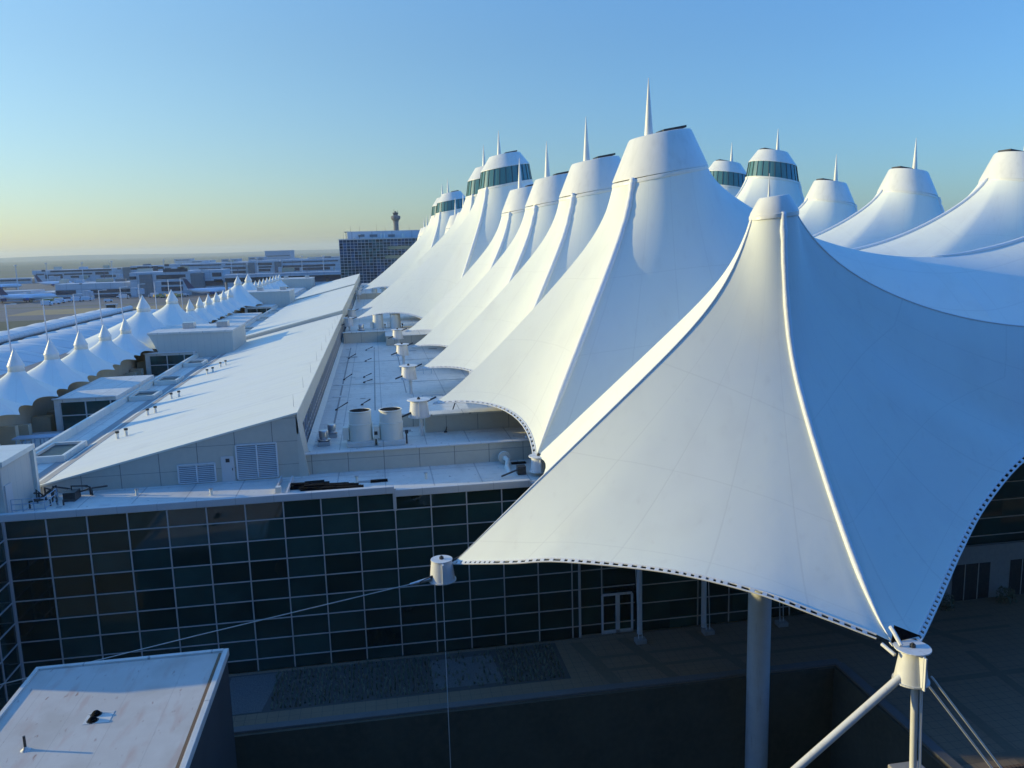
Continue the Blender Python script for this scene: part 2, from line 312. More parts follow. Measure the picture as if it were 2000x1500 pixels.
for i, (x0, y0, x1, y1) in enumerate(((12.2, 46.9, 40, 47.25), (12.2, 45.3, 40, 45.65))):
    sheet('plaza_band', x0, y0, x1, y1, ZP+0.004, MT['band'])
for (xa, xb, wd) in ((11.2, 12.4, 0.8), (14.3, 16.0, 0.7), (19.0, 20.6, 0.7), (27.5, 30.0, 0.8), (32.5, 35.5, 0.8)):
    q = MB().add([(xb, 43.8, ZP+0.008), (xb+wd, 43.8, ZP+0.008), (xa+wd, 49.3, ZP+0.008), (xa, 49.3, ZP+0.008)], [(0, 1, 2, 3)])
    struct('plaza_band', q, MT['band'])
for i in range(7):
    q = MB().add([(28+i*4, 5, ZP+0.006), (28.6+i*4, 5, ZP+0.006), (31+i*4.4, 43.0, ZP+0.006), (30.4+i*4.4, 43.0, ZP+0.006)], [(0, 1, 2, 3)])
    struct('plaza_band', q, MT['band'])  # dark diagonal bands laid across the plaza
for y in (12, 19, 26, 33, 40): sheet('plaza_band', 27, y, 80, y+0.5, ZP+0.01, MT['band'])
# planting bed
sheet('planting_bed', -12, 45.0, 10.3, 49.6, ZP+0.006, MT['bed'])
struct('gravel', MB().add([(-9.9, 45.1, ZP+0.02), (-7.6, 45.1, ZP+0.02), (-6.9, 49.4, ZP+0.02), (-9.9, 49.4, ZP+0.02)], [(0, 1, 2, 3)]), MT['gravel'])
struct('gravel', MB().add([(2.2, 45.4, ZP+0.02), (6.3, 45.4, ZP+0.02), (6.0, 48.9, ZP+0.02), (2.0, 48.9, ZP+0.02)], [(0, 1, 2, 3)]), MT['gravel'])
tf = MB()
for iy in range(15):
    for ix in range(74):
        x = -9.8+ix*0.27+random.uniform(-.05, .05); y = 45.25+iy*0.29+random.uniform(-.04, .04)
        if x < -7.2 or random.random() < (0.65 if 2.2 < x < 6.2 else 0.06): continue
        hh = random.uniform(.12, .34)
        for k in range(4):
            a = random.uniform(0, 6.28); dx, dy = math.cos(a), math.sin(a); ww = 0.05
            tf.add([(x-dy*ww, y+dx*ww, ZP+0.01), (x+dy*ww, y-dx*ww, ZP+0.01), (x+dx*.13, y+dy*.13, ZP+hh)], [(0, 1, 2)])
tag(tf.build('ground_cover', MT['tuft'], recalc=False), 'rows of short dark ornamental grass in the bed below the glass wall', 'ground cover', kind='stuff')

# ------------------------------------------------------------------ terminal building
YF, ZR1, ZR2 = 50.0, -14.85, -13.85
T = thing('terminal_building', 'long white-roofed terminal with dark gridded glass front wall below the tents', 'building', (0, 50, ZP))
glass = MB(); glass.box(XL0, YF, ZP, 12.1, YF+0.3, ZR1-0.02); glass.box(12.1, YF+0.25, ZP, 16.0, YF+0.55, -15.2)
glass.box(16.0, YF, ZP, 60, YF+0.3, -15.2)
gw = part('glass_wall', glass, MT['glass'], T)
mu = MB(); PX, PZ = 2.22, 1.27
xs = [0.5+i*PX for i in range(-10, 6)]; zt = -14.78
for x in xs: mu.box(x-0.035, YF-0.07, ZP, x+0.035, YF-0.003, zt)
z = zt-1.15; zs = []
while z > ZP+0.3: zs.append(z); z -= PZ
for z in zs: mu.box(XL0, YF-0.05, z-0.03, 12.1, YF-0.004, z+0.03)
mu.box(12.02, YF-0.12, ZP, 12.16, YF-0.001, -15.0); mu.box(0.40, YF-0.10, zt-1.2, 0.60, YF-0.075, zt+0.2)
part('mullions', mu, MT['mull'], gw)
m2 = MB()
for x in (13.65, 20.2, 22.4, 24.6, 26.8, 29, 31.2, 33.4, 35.6): m2.box(x-0.035, YF-0.06 if x > 16 else YF+0.18, ZP, x+0.035, (YF-0.003) if x > 16 else YF+0.247, -15.3)
for z in zs:
    m2.box(12.16, YF+0.19, z-0.1-0.03, 15.9, YF+0.246, z-0.1+0.03); m2.box(16.2, YF-0.05, z-0.13, 60, YF-0.004, z-0.07)
part('mullions', m2, MT['mull'], gw)
dr = MB(); X0, X1, ZT = 13.65, 15.68, -22.95
for x in (X0, (X0+X1)/2-0.04, (X0+X1)/2+0.1, X1): dr.box(x-0.06, YF+0.05, ZP, x+0.06, YF+0.175, ZT)
dr.box(X0, YF+0.05, ZT+0.001, X1, YF+0.175, ZT+0.12); dr.box(X0, YF+0.05, ZP, X1, YF+0.16, ZP+0.22)
dd = part('door', dr, MT['steel'], T); tag(dd, 'double glazed door at the foot of the glass wall')
part('handle', MB().bar((14.58, YF, ZP+0.9), (14.58, YF, ZP+1.2), 0.02).bar((14.78, YF, ZP+0.9), (14.78, YF, ZP+1.2), 0.02), MT['galv'], dd)
em = bpy.data.materials.new('warm_lamp'); em.use_nodes = True; eb = em.node_tree.nodes['Principled BSDF']; eb.inputs['Emission Color'].default_value = (1, .85, .35, 1); eb.inputs['Emission Strength'].default_value = 0.7
MT['warm'] = em
for (px, py, w_, h_) in ((1888, 962, .28, 1.0), (1899, 966, .22, 1.3), (1893, 1003, .5, .25)):
    q_ = at(px, py, YF-.05); part('interior_lamp', MB().box(q_.x-w_/2, YF-.03, q_.z-h_, q_.x+w_/2, YF-.012, q_.z), MT['warm'], T)
# wing at the left, coming toward the camera
wg = MB(); wg.box(XL0-14, 44.9, -30, XL0-0.002, YF+0.3, ZR1-0.02); wl = part('side_wing', wg, MT['glass'], T)
wm = MB()
for i in range(2): y = YF-2.22*i-2.3; wm.box(XL0-0.001, y-0.04, -30, XL0+0.06, y+0.04, ZR1-0.03)
for z in zs: wm.box(XL0-0.001, 44.9, z-0.03, XL0+0.05, YF-0.08, z+0.03)
wm.box(XL0-0.05, YF-0.14, ZP, XL0+0.1, YF-0.075, ZR1-0.03)
part('mullions', wm, MT['mull'], wl)
# body under the roofs, roof decks
bd = MB(); bd.box(-22.4, YF+0.302, -27.5, 76, 345, ZR1-0.03); part('body', bd, MT['panel'], T)
r1 = MB(); r1.box(-36, YF+0.302, ZR1-0.028, 60, 56.0, ZR1); part('lower_roof', r1, MT['roof'], T)
r2 = MB(); r2.box(-5.2, 56.0, ZR1-0.028, 76, 345, ZR2-0.003); r2.box(-5.2, 56.2, ZR2-0.002, 76, 344, ZR2)
part('upper_roof', r2, MT['roof'], T)
cp_ = MB(); cp_.box(XL0-14, YF-0.12, ZR1-0.02, 0.5, YF+0.28, ZR1+0.42); cp_.box(0.52, YF-0.12, ZR1-0.25, 9.0, YF+0.28, ZR1+0.20); cp_.box(9.002, YF-0.1, ZR1-0.3, 60, YF+0.26, ZR1+0.0)
part('coping', cp_, MT['coping'], T, bevel=0.03)
pw = MB(); pw.box(-5.25, 55.75, ZR1, 10.3, 55.99, ZR2+0.33); part('parapet_wall', pw, MT['panel'], T)
pc = MB(); pc.box(-5.3, 55.65, ZR2+0.331, 10.4, 56.25, ZR2+0.42); pc.box(10.0, 56.3, ZR2-0.5, 10.4, 57.2, ZR2+0.42); part('parapet_cap', pc, MT['coping'], T, bevel=0.02)
# gable (wedge) with sloping roofs
YG, XR, ZRG, XE, ZE = 55.4, -5.6, -10.48, -22.4, -14.42
gp = MB().prism([(XE, ZR1), (XR, ZR1), (XR, ZRG-0.12), (XE, ZE-0.12)], 1, YG, YG+0.3); part('gable_wall', gp, MT['panel'], T)
cor = MB().prism([(XR+0.002, ZR1), (-5.0, ZR1), (-5.35, ZRG-1.9), (XR+0.002, ZRG-0.12)], 1, YG, YG+2.6); part('corner_pier', cor, MT['panelY'], T)
SL = (ZRG-ZE)/(XR-XE)
def zroof(x, dz=0): return ZE+(x-XE)*SL+dz
segs = [(YG-0.06, 140.4, 0.0), (140.402, 239.0, 0.62), (239.002, 335.0, 0.95)]
for (ya, yb, dz) in segs:
    q = MB().prism([(XE-0.05, ZE+dz-0.22 if dz else ZE-0.12), (XR+0.12, ZRG+dz-0.12), (XR+0.12, ZRG+dz), (XE-0.05, ZE+dz)], 1, ya, yb)
    part('sloping_roof', q, MT['slope'], T)
    fb = MB().box(XR-0.02, ya+0.06, ZRG-1.45, XR+0.1, yb, ZRG+dz-0.125); part('fascia_wall', fb, MT['panelY'], T)
    if dz:
        part('step_wall', MB().prism([(XE, ZE-0.1), (XR, ZRG-0.1), (XR, ZRG+dz-0.13), (XE, ZE+dz-0.23)], 1, ya+0.05, ya+0.2), MT['panelY'], T)
cl = MB().box(XR+0.0, YG+2.6, ZR2, XR+0.12, 335, ZRG-1.452); clo = part('clerestory_window', cl, MT['bluegl'], T)
cm = MB(); y = YG+2.6
while y < 200: cm.box(XR+0.121, y-0.05, ZR2, XR+0.19, y+0.05, ZRG-1.46); y += 1.4
for z in (ZR2+0.55, ZR2+1.1): cm.box(XR+0.121, YG+2.6, z-0.03, XR+0.17, 200, z+0.03)
part('mullions', cm, MT['mull'], clo)
part('curb', MB().prism([(-5.41, ZR2+0.003), (-4.95, ZR2+0.003), (-5.41, ZR2+0.16)], 1, YG+2.7, 335), MT['slope'], T)
# louvres, door in the gable wall
def louvre(x0, x1, z0, z1, mid):
    l = MB()
    for x in [x0, x1]+([mid] if mid else []): l.box(x-0.05, YG-0.10, z0, x+0.05, YG-0.002, z1)
    l.box(x0, YG-0.1, z1-0.03, x1, YG-0.003, z1+0.05); l.box(x0, YG-0.1, z0-0.05, x1, YG-0.003, z0+0.03)
    z = z0+0.08
    while z < z1-0.05: l.add([(x0+.05, YG-0.10, z), (x1-.05, YG-0.10, z), (x1-.05, YG-0.02, z+0.07), (x0+.05, YG-0.02, z+0.07)], [(0, 1, 2, 3)]); z += 0.125
    o = part('louvre', l, MT['steel'], T)
    part('recess', MB().box(x0, YG-0.012, z0, x1, YG-0.0025, z1), MT['dark'], o)
louvre(-9.55, -6.98, -14.72, -12.45, -8.25); louvre(-13.25, -10.95, -14.75, -13.55, -12.1)
d3 = MB().box(-10.55, YG-0.06, ZR1, -9.72, YG-0.002, -13.15); d3o = part('door', d3, MT['coping'], T); tag(d3o, 'pale service door between the two louvres')
part('window', MB().box(-10.25, YG-0.075, -13.55, -10.0, YG-0.062, -13.3), MT['dark'], d3o)
part('handle', MB().bar((-9.85, YG-0.1, -14.1), (-9.85, YG-0.1, -13.95), 0.025), MT['dark'], d3o)
part('gutter', MB().prism([(XE-0.9, ZR1+0.3), (XE-0.08, ZR1+0.3), (XE-0.08, ZR1+0.34), (XE-0.9, ZR1+0.34)], 1, YG, 335), MT['conc'], T)
part('walkway_strip', MB().prism([(XE+0.25, zroof(XE+.25)+0.006), (XE+0.95, zroof(XE+.95)+0.006), (XE+0.95, zroof(XE+.95)+0.03), (XE+0.25, zroof(XE+.25)+0.03)], 1, YG+0.3, 139), MT['conc'], T)

# west side: stepped roofs, glass recess walls, skylight wells
west = MB(); west.box(-25.4, YF+6.0, -27, XE-0.002, 340, ZR1+0.28)
part('west_roof', west, MT['roof'], T)
wp = MB()
wp.box(-25.55, 57, ZR1-1.5, -25.25, 340, ZR1+0.9); part('west_parapet', wp, MT['slope'], T)
sky_i = 0
for (ya, yb) in ((63.0, 67.4), (88.2, 91.2), (98.2, 101.6), (113, 116), (141, 145), (160, 164), (184, 188), (205, 209)):
    s_ = MB(); xa, xb, z0, z1 = -24.95, -22.95, ZR1+0.29, ZR1+0.78
    s_.box(xa, ya-0.25, z0, xb, ya, z1); s_.box(xa, yb, z0, xb, yb+0.25, z1); s_.box(xa-0.2, ya-0.25, z0, xa-0.001, yb+0.25, z1+0.01); s_.box(xb+0.001, ya-0.25, z0, xb+0.25, yb+0.25, z1+0.01)
    o = part('skylight_well', s_, MT['slope'], T); part('glass', MB().box(xa, ya, z0, xb, yb, z0+0.3), MT['skyg'], o)
def west_block(ya, yb, x0, x1, zt, zb=-19.0):
    part('roof_block', MB().box(x0, ya, zb, x1, yb, zt), MT['roof'], T)
    gwb = part('recess_glass_wall', MB().box(x0+0.6, ya-0.06, zb, x1, ya-0.003, zt-0.32), MT['glass'], T)
    q = MB(); x = x0+0.6
    while x < x1: q.box(x-0.06, ya-0.12, zb, x+0.06, ya-0.061, zt-0.32); x += 2.3
    q.box(x0+0.6, ya-0.11, zt-1.65, x1, ya-0.062, zt-1.55); part('mullions', q, MT['mull'], gwb)
    part('coping', MB().box(x0-0.1, ya-0.2, zt+0.002, x1, ya+0.2, zt+0.12), MT['coping'], T)
west_block(85.5, 100, -31.3, -25.6, -13.6); west_block(121.5, 150, -32.0, -25.6, -13.6); west_block(168, 196, -32.0, -25.6, -13.6); west_block(214, 250, -32.0, -25.6, -13.6); west_block(262, 340, -32.0, -25.6, -13.6)
# rounded lower roofs between the blocks
def lobe(ya, yb, x0, x1, z):
    n = 16; poly = [(x1, ya), (x1, yb)]
    cyy = (ya+yb)/2; ry = (yb-ya)/2
    for i in range(n+1):
        t = math.pi/2+math.pi*i/n; poly.append((x0+3.5+3.5*math.cos(t), cyy+ry*math.sin(t)))
    part('rounded_roof', MB().prism(poly, 2, z-3, z), MT['roof'], T)
lobe(56, 85, -36.5, -25.6, -16.6); lobe(100.3, 121, -35, -25.6, -16.6); lobe(150.3, 167.8, -35, -25.6, -16.6); lobe(196.3, 213.8, -35, -25.6, -16.6)

# penthouses (plant rooms) on the west roof
def penthouse(ya, yb, x0, x1, zb, zt, slant, label):
    r = thing('rooftop_penthouse', label, 'plant room', ((x0+x1)/2, (ya+yb)/2, zb), 'plant rooms on the west roof')
    q = MB().prism([(x0, zb), (x1, zb), (x1, zt-0.25), (x0-slant, zt-0.25), (x0-slant*0.85, zt-0.6)], 1, ya, yb); part('wall', q, MT['panelW'], r)
    part('roof', MB().box(x0-slant-0.1, ya-0.12, zt-0.248, x1+0.12, yb+0.12, zt), MT['roof'], r)
    for i in range(2):
        v = MB().box(x0+2+i*(x1-x0-5), (ya+yb)/2-1, zt+0.002, x0+3.6+i*(x1-x0-5), (ya+yb)/2+0.8, zt+0.85); part('roof_vent', v, MT['galv'], r, bevel=0.05)
    return r
MT['panelW'] = mat('penthouse_panel', (0.60, 0.57, 0.47), 0.6, noise=(0.5, 0.3, (0.52, 0.49, 0.40)), grid=[(0, 0.9, 0.05, (0.4, 0.4, 0.36), 0.5), (1, 0.9, 0.05, (0.4, 0.4, 0.36), 0.5)])
penthouse(123.2, 135.5, -30.2, -20.4, ZR1+0.3, -10.85, 1.6, 'boxy pale plant room nearest the camera beside the long sloping roof')
penthouse(226, 240, -33.2, -22.2, ZR1+0.3, -10.3, 1.6, 'middle plant room on the far part of the west roof behind the tents')
penthouse(322, 338, -36.0, -23.2, ZR1+0.3, -10.3, 0.6, 'farthest plant room at the end of the sloping roof near the office block')
r = thing('rooftop_penthouse', 'pale windowless roof hut at the left edge above the glass front wall', 'plant room', (-25, 52, ZR1))
part('wall', MB().prism([(-31, ZR1+0.003), (-21.7, ZR1+0.003), (-21.7, -11.75), (-31, -11.75)], 1, 50.32, 54.9), MT['panelW'], r)
part('roof', MB().box(-31.1, 50.3, -11.748, -21.55, 55.05, -11.45), MT['slope'], r)
part('edge_trim', MB().box(-21.698, 54.6, ZR1+0.003, -21.5, 54.95, -11.75), MT['slope'], r)
part('door', MB().box(-21.698, 50.5, ZR1+0.05, -21.62, 51.4, -12.9), MT['coping'], r)

# ------------------------------------------------------------------ tents
VX, VZ, AXT, AZT = 9.8, -13.7, 3.97, -11.4
def zval(x, zc, zend=VZ): return zc-(zc-zend)*((XC-x)/(XC-VX))**2
def lerp(a, b, t): return a+(b-a)*t
def scallop(A, B, inward, lift, n):
    A, B = Vector(A), Vector(B); out = []
    for i in range(n):
        t = i/n; k = 4*t*(1-t); p = A.lerp(B, t)+Vector(inward)*k; p.z += lift*k; out.append(p)
    return out
def catm(P, n):                                       # smooth curve through points, n samples, open end
    P = [Vector(p) for p in P]; Q = [P[0]*2-P[1]]+P+[P[-1]*2-P[-2]]; out = []
    m = len(P)-1
    for j in range(n):
        u = j/n*m; i = min(int(u), m-1); t = u-i; a, b, c, d = Q[i:i+4]
        out.append(0.5*((2*b)+(c-a)*t+(2*a-5*b+4*c-d)*t*t+(3*b-a-3*c+d)*t**3))
    return out
def fade(k0, k1, n): return [tuple(lerp(k0[j], k1[j], i/n) for j in range(3)) for i in range(n)]
K_A, K_S, K_V, K_M, K_C = (1.15, .14, .07), (1.25, .13, .07), (1.0, .10, .07), (1.35, .08, .10), (2.0, .10, .07)
def normal_tent(Yk, ring_z, ring_r, vminus, vplus, czr=-1.9, big=0):
    """boundary points and profile keys, counter-clockwise from the ridge anchor (in left-row coordinates)"""
    A = Vector((-3.4, Yk, -10.95)) if big else Vector((AXT, Yk, AZT)); Vm = Vector((VX, Yk-BAY/2, VZ)); Vp = Vector((VX, Yk+BAY/2, VZ))
    B, K = [], []
    n = 14; B += scallop(A, Vm, (1.9, 0.55, 0), 2.2 if big else 1.1, n); K += fade(K_A, K_S, n//2)+fade(K_S, K_V, n-n//2)
    n = 16
    for i in range(n):
        x = lerp(VX, XC, i/n); B.append(Vector((x, Yk-BAY/2, zval(x, vminus)))); t = i/n
        K.append(tuple(lerp(K_V[j], K_M[j], t/0.34) if t < .34 else lerp(K_M[j], K_C[j], (t-.34)/.66) for j in range(3)))
    n = 7
    for i in range(2*n):
        t = i/(2*n); y = Yk-BAY/2+t*BAY; u = 1-abs(2*t-1); zv = vminus if t < .5 else vplus; c_ = 1-(1-u)**1.3
        B.append(Vector((XC, y, lerp(zv, czr, c_)))); K.append(K_C)
    n = 16
    for i in range(n):
        x = lerp(XC, VX, i/n); B.append(Vector((x, Yk+BAY/2, zval(x, vplus)))); t = 1-i/n
        K.append(tuple(lerp(K_V[j], K_M[j], t/0.34) if t < .34 else lerp(K_M[j], K_C[j], (t-.34)/.66) for j in range(3)))
    n = 14; B += scallop(Vp, A, (1.9, -0.55, 0), 2.2 if big else 1.1, n); K += fade(K_V, K_S, n//2)+fade(K_S, K_A, n-n//2)
    marks = dict(A=0, Vm=14, C0=14+16+7, Vp=14+16+14+16)
    return B, K, marks
def front_tent():
    A = Vector((3.5, Y0, -16.75))
    sc1 = [A, (6.2, 40.2, -16.0), (8.5, 38.4, -15.42), (12.7, 35.3, -15.12), (15.9, 32.95, -15.42), (18.2, 31.3, -16.05), (20.45, 29.75, -16.75)]
    B = catm(sc1, 36); K = fade((1.0, .17, .08), (1.15, .2, .07), 18)+fade((1.15, .2, .07), (1.3, .32, .06), 18)
    F1 = [at(1790, 1245, 29.8), at(1830, 1160, 32.1), at(1870, 1070, 34.3), at(1920, 980, 36.4), at(2000, 890, 38.5), Vector((38, 40.0, -11.6)), Vector((XC, 40.6, -11.2))]
    B[-1] = (B[-2]+Vector((20.45, 29.75, -16.75)))/2
    B.append(Vector((20.55, 29.7, -16.85))); K.append((1.3, .32, .06))
    B += catm(F1, 30); K += fade((1.3, .32, .06), (1.9, .24, .08), 30)
    B += [Vector((XC, lerp(40.6, Y0, i/4), lerp(-11.2, -5.8, (i/4)**.8))) for i in range(4)]; K += fade((1.9, .24, .08), (2.6, .2, .08), 4)
    mC = len(B)
    B += [Vector((XC, lerp(Y0, Y0+BAY/2, i/6), lerp(-5.8, -8.0, (i/6)**1.3))) for i in range(6)]; K += fade((2.6, .2, .08), (2.0, .15, .08), 6)
    n = 16
    for i in range(n):
        x = lerp(XC, VX, i/n); B.append(Vector((x, Y0+BAY/2, zval(x, -8.0)))); K.append((lerp(2.0, 1.0, i/n), .14, .07))
    n = 14; B += scallop(Vector((VX, Y0+BAY/2, VZ)), A, (2.2, -.5, 0), 1.2, n); K += fade((1.0, .14, .07), (1.0, .17, .08), n)
    return B, K, dict(A=0, Vm=36, C0=mC, Vp=len(B)-14)
def membrane(mast, B, K, rr, rz, tilt, ns=26, flat=()):
    mb = MB(); mb.uv = []; nb = len(B); paths = []
    total = 0; us = [0.0]
    for i in range(nb):
        total += (Vector(B[(i+1) % nb])-Vector(B[i])).length; us.append(total)
    for j in range(nb+1):
        b = Vector(B[j % nb]); p, w_, tau = K[j % nb]
        d = Vector((b.x-mast[0], b.y-mast[1], 0)); d.normalize()
        r0 = Vector((mast[0]+d.x*rr, mast[1]+d.y*rr, rz+tilt*d.x*rr)); path = []
        for i in range(ns+1):
            s = (i/ns)**1.7; gg = (1-w_)*(1-s)**p+w_*math.exp(-s/tau)*(1-s)
            q = Vector((lerp(r0.x, b.x, s), lerp(r0.y, b.y, s), b.z+(r0.z-b.z)*gg)); path.append(q)
        paths.append(path)
    # taut panels: between two seams the sheet is stretched flat, not round
    for (ja, jb, amt) in flat:
        pa, pb = paths[ja], paths[jb]; n_ = jb-ja
        la = sum((Vector(B[(j+1) % nb])-Vector(B[j % nb])).length for j in range(ja, jb)); acc = 0
        r0s = [p[0].copy() for p in paths]; b0s = [p[-1].copy() for p in paths]
        for j in range(ja+1, jb):
            acc += (Vector(B[j % nb])-Vector(B[j-1])).length; u = acc/la
            for i in range(1, ns):
                s = (i/ns)**1.7
                rule = pa[i].lerp(pb[i], u); rule += (1-s)**9*(r0s[j]-pa[0].lerp(pb[0], u))+s**2.2*(b0s[j]-pa[-1].lerp(pb[-1], u))
                paths[j][i] = paths[j][i].lerp(rule, amt)
    for j in range(nb+1):
        for i in range(ns+1): mb.v.append(tuple(paths[j][i])); mb.uv.append((us[j]/4.6, (i/ns)**1.7))
    for j in range(nb):
        for i in range(ns):
            a = j*(ns+1)+i; mb.f.append((a, a+1, a+ns+2, a+ns+1))
    return mb, paths
def mirror(mb):
    mb.v = [(2*XC-x, y, z) for (x, y, z) in mb.v]; mb.f = [tuple(reversed(f)) for f in mb.f]; return mb
def wobble(path, r, seed, lift):
    rnd = random.Random(seed); P, R = [], []
    n = 50; L = len(path)-1
    for i in range(n+1):
        u = i/n*L; k = min(int(u), L-1); p = path[k].lerp(path[k+1], u-k)
        top = max(0, 1-i/n*3.0)
        a = (0.07*top+0.006)*min(1, r/.26)**2*(.8 if r > .2 else .25); taper = min(1, (1-i/n)*6+.12)
        P.append(p+Vector((rnd.uniform(-a, a), rnd.uniform(-a, a), lift+rnd.uniform(-a, a)*.5))); R.append(r*taper*(1+0.35*top*rnd.uniform(-.3, 1)))
    return P, R
def edge_strip(root, pts, out, mir=False, detail=True):
    """edge cable with clamp plates along a scalloped edge"""
    c1, cl_ = MB(), MB(); pts = [Vector(p) for p in pts]
    offs = []
    for i, p in enumerate(pts):
        d = (pts[min(i+1, len(pts)-1)]-pts[max(i-1, 0)]).normalized(); o = d.cross(Vector((0, 0, 1))).normalized()*out
        offs.append(p+o*0.21+Vector((0, 0, -0.08)))
    c1.tube(offs, 0.045, 6); c1.tube([p+Vector((0, 0, 0.0)) for p in pts], 0.05, 6)
    if mir: mirror(c1)
    e = part('edge_cable', c1, MT['steel'], root, smooth=True)
    if detail:
        L = 0
        for i in range(len(pts)-1):
            a, b = pts[i], pts[i+1]; oa, ob = offs[i], offs[i+1]; n = max(1, round((b-a).length/0.42)); t_ = (b-a)  .normalized()*0.10
            for k in range(n):
                p, q = a.lerp(b, k/n), oa.lerp(ob, k/n); u_ = Vector((0, 0, .03))
                cl_.add([p-t_-u_, p+t_-u_, q+t_-u_, q-t_-u_, p-t_+u_, p+t_+u_, q+t_+u_, q-t_+u_], [(0, 3, 2, 1), (4, 5, 6, 7), (0, 1, 5, 4), (1, 2, 6, 5), (2, 3, 7, 6), (3, 0, 4, 7)])
        if mir: mirror(cl_)
        tag(part('clamp_plates', cl_, MT['steel'], e), kind='stuff')
def make_cap(root, c, rb, rt, z0, z1, tilt, mir, glassband=None, spire=(0.0, 3.5, .35)):
    """c: mast x,y ; z at centre ; tilt: rise per metre toward the centre line"""
    f = mirror if mir else (lambda q: q)
    cx, cyy = c; n = 40
    if glassband:
        zg0, zg1, rg0, rg1 = glassband
        gl = MB().lathe((cx, cyy, 0), [(rg0, zg0), (rg1, zg1)], n, tilt); gl.f = gl.f[:n]; go = part('window_band', f(gl), MT['green'], root)
        mm = MB()
        for k in range(26):
            t = 2*math.pi*k/26; ct_, st_ = math.cos(t), math.sin(t)
            mm.bar((cx+(rg0+.03)*ct_, cyy+(rg0+.03)*st_, zg0+tilt*rg0*ct_), (cx+(rg1+.03)*ct_, cyy+(rg1+.03)*st_, zg1+tilt*rg1*ct_), 0.05, n=4)
        part('mullions', f(mm), MT['dark'], go)
        part('ring_beam', f(MB().lathe((cx, cyy, 0), [(rg0+.12, zg0-.12), (rg0+.14, zg0+.05), (rg0-.1, zg0+.06)], n, tilt)), MT['cap'], root, smooth=True)
    prof = [(rb-0.03, z0-0.02), (rb+0.03, z0), (rb, z0+0.12), (rt+0.12, z1-0.16), (rt, z1), (rt*0.93, z1+0.03), (rt*0.9, z1-0.06)]
    co = part('skylight_cap', f(MB().lathe((cx, cyy, 0), prof, n, tilt*0.9)), MT['cap'], root, smooth=True, sharp=18)
    xo, hh, rs = spire
    zb = z1+tilt*xo-0.3
    part('spire', f(MB().lathe((cx+xo, cyy, zb), [(rs*.85, 0), (rs*.52, hh*.45), (rs*.2, hh*.88), (0.02, hh+.3)], 14)), MT['cap'], root, smooth=True, sharp=60)
    if rt > 1.5:
        vt = MB(); ct2 = MB()
        x0 = cx-0.0; x1 = cx+rt*0.78; z = z1+0.12
        vt.add([(x0, cyy-0.9, z+tilt*(x0-cx)), (x1, cyy-0.9, z+tilt*(x1-cx)), (x1, cyy+0.9, z+tilt*(x1-cx)), (x0, cyy+0.9, z+tilt*(x0-cx)),
                (x0, cyy-0.9, z+.16+tilt*(x0-cx)), (x1, cyy-0.9, z+.16+tilt*(x1-cx)), (x1, cyy+0.9, z+.16+tilt*(x1-cx)), (x0, cyy+0.9, z+.16+tilt*(x0-cx))],
               [(0, 3, 2, 1), (4, 5, 6, 7), (0, 1, 5, 4), (1, 2, 6, 5), (2, 3, 7, 6), (3, 0, 4, 7)])
        part('smoke_hatch', f(vt), MT['dark'], co)
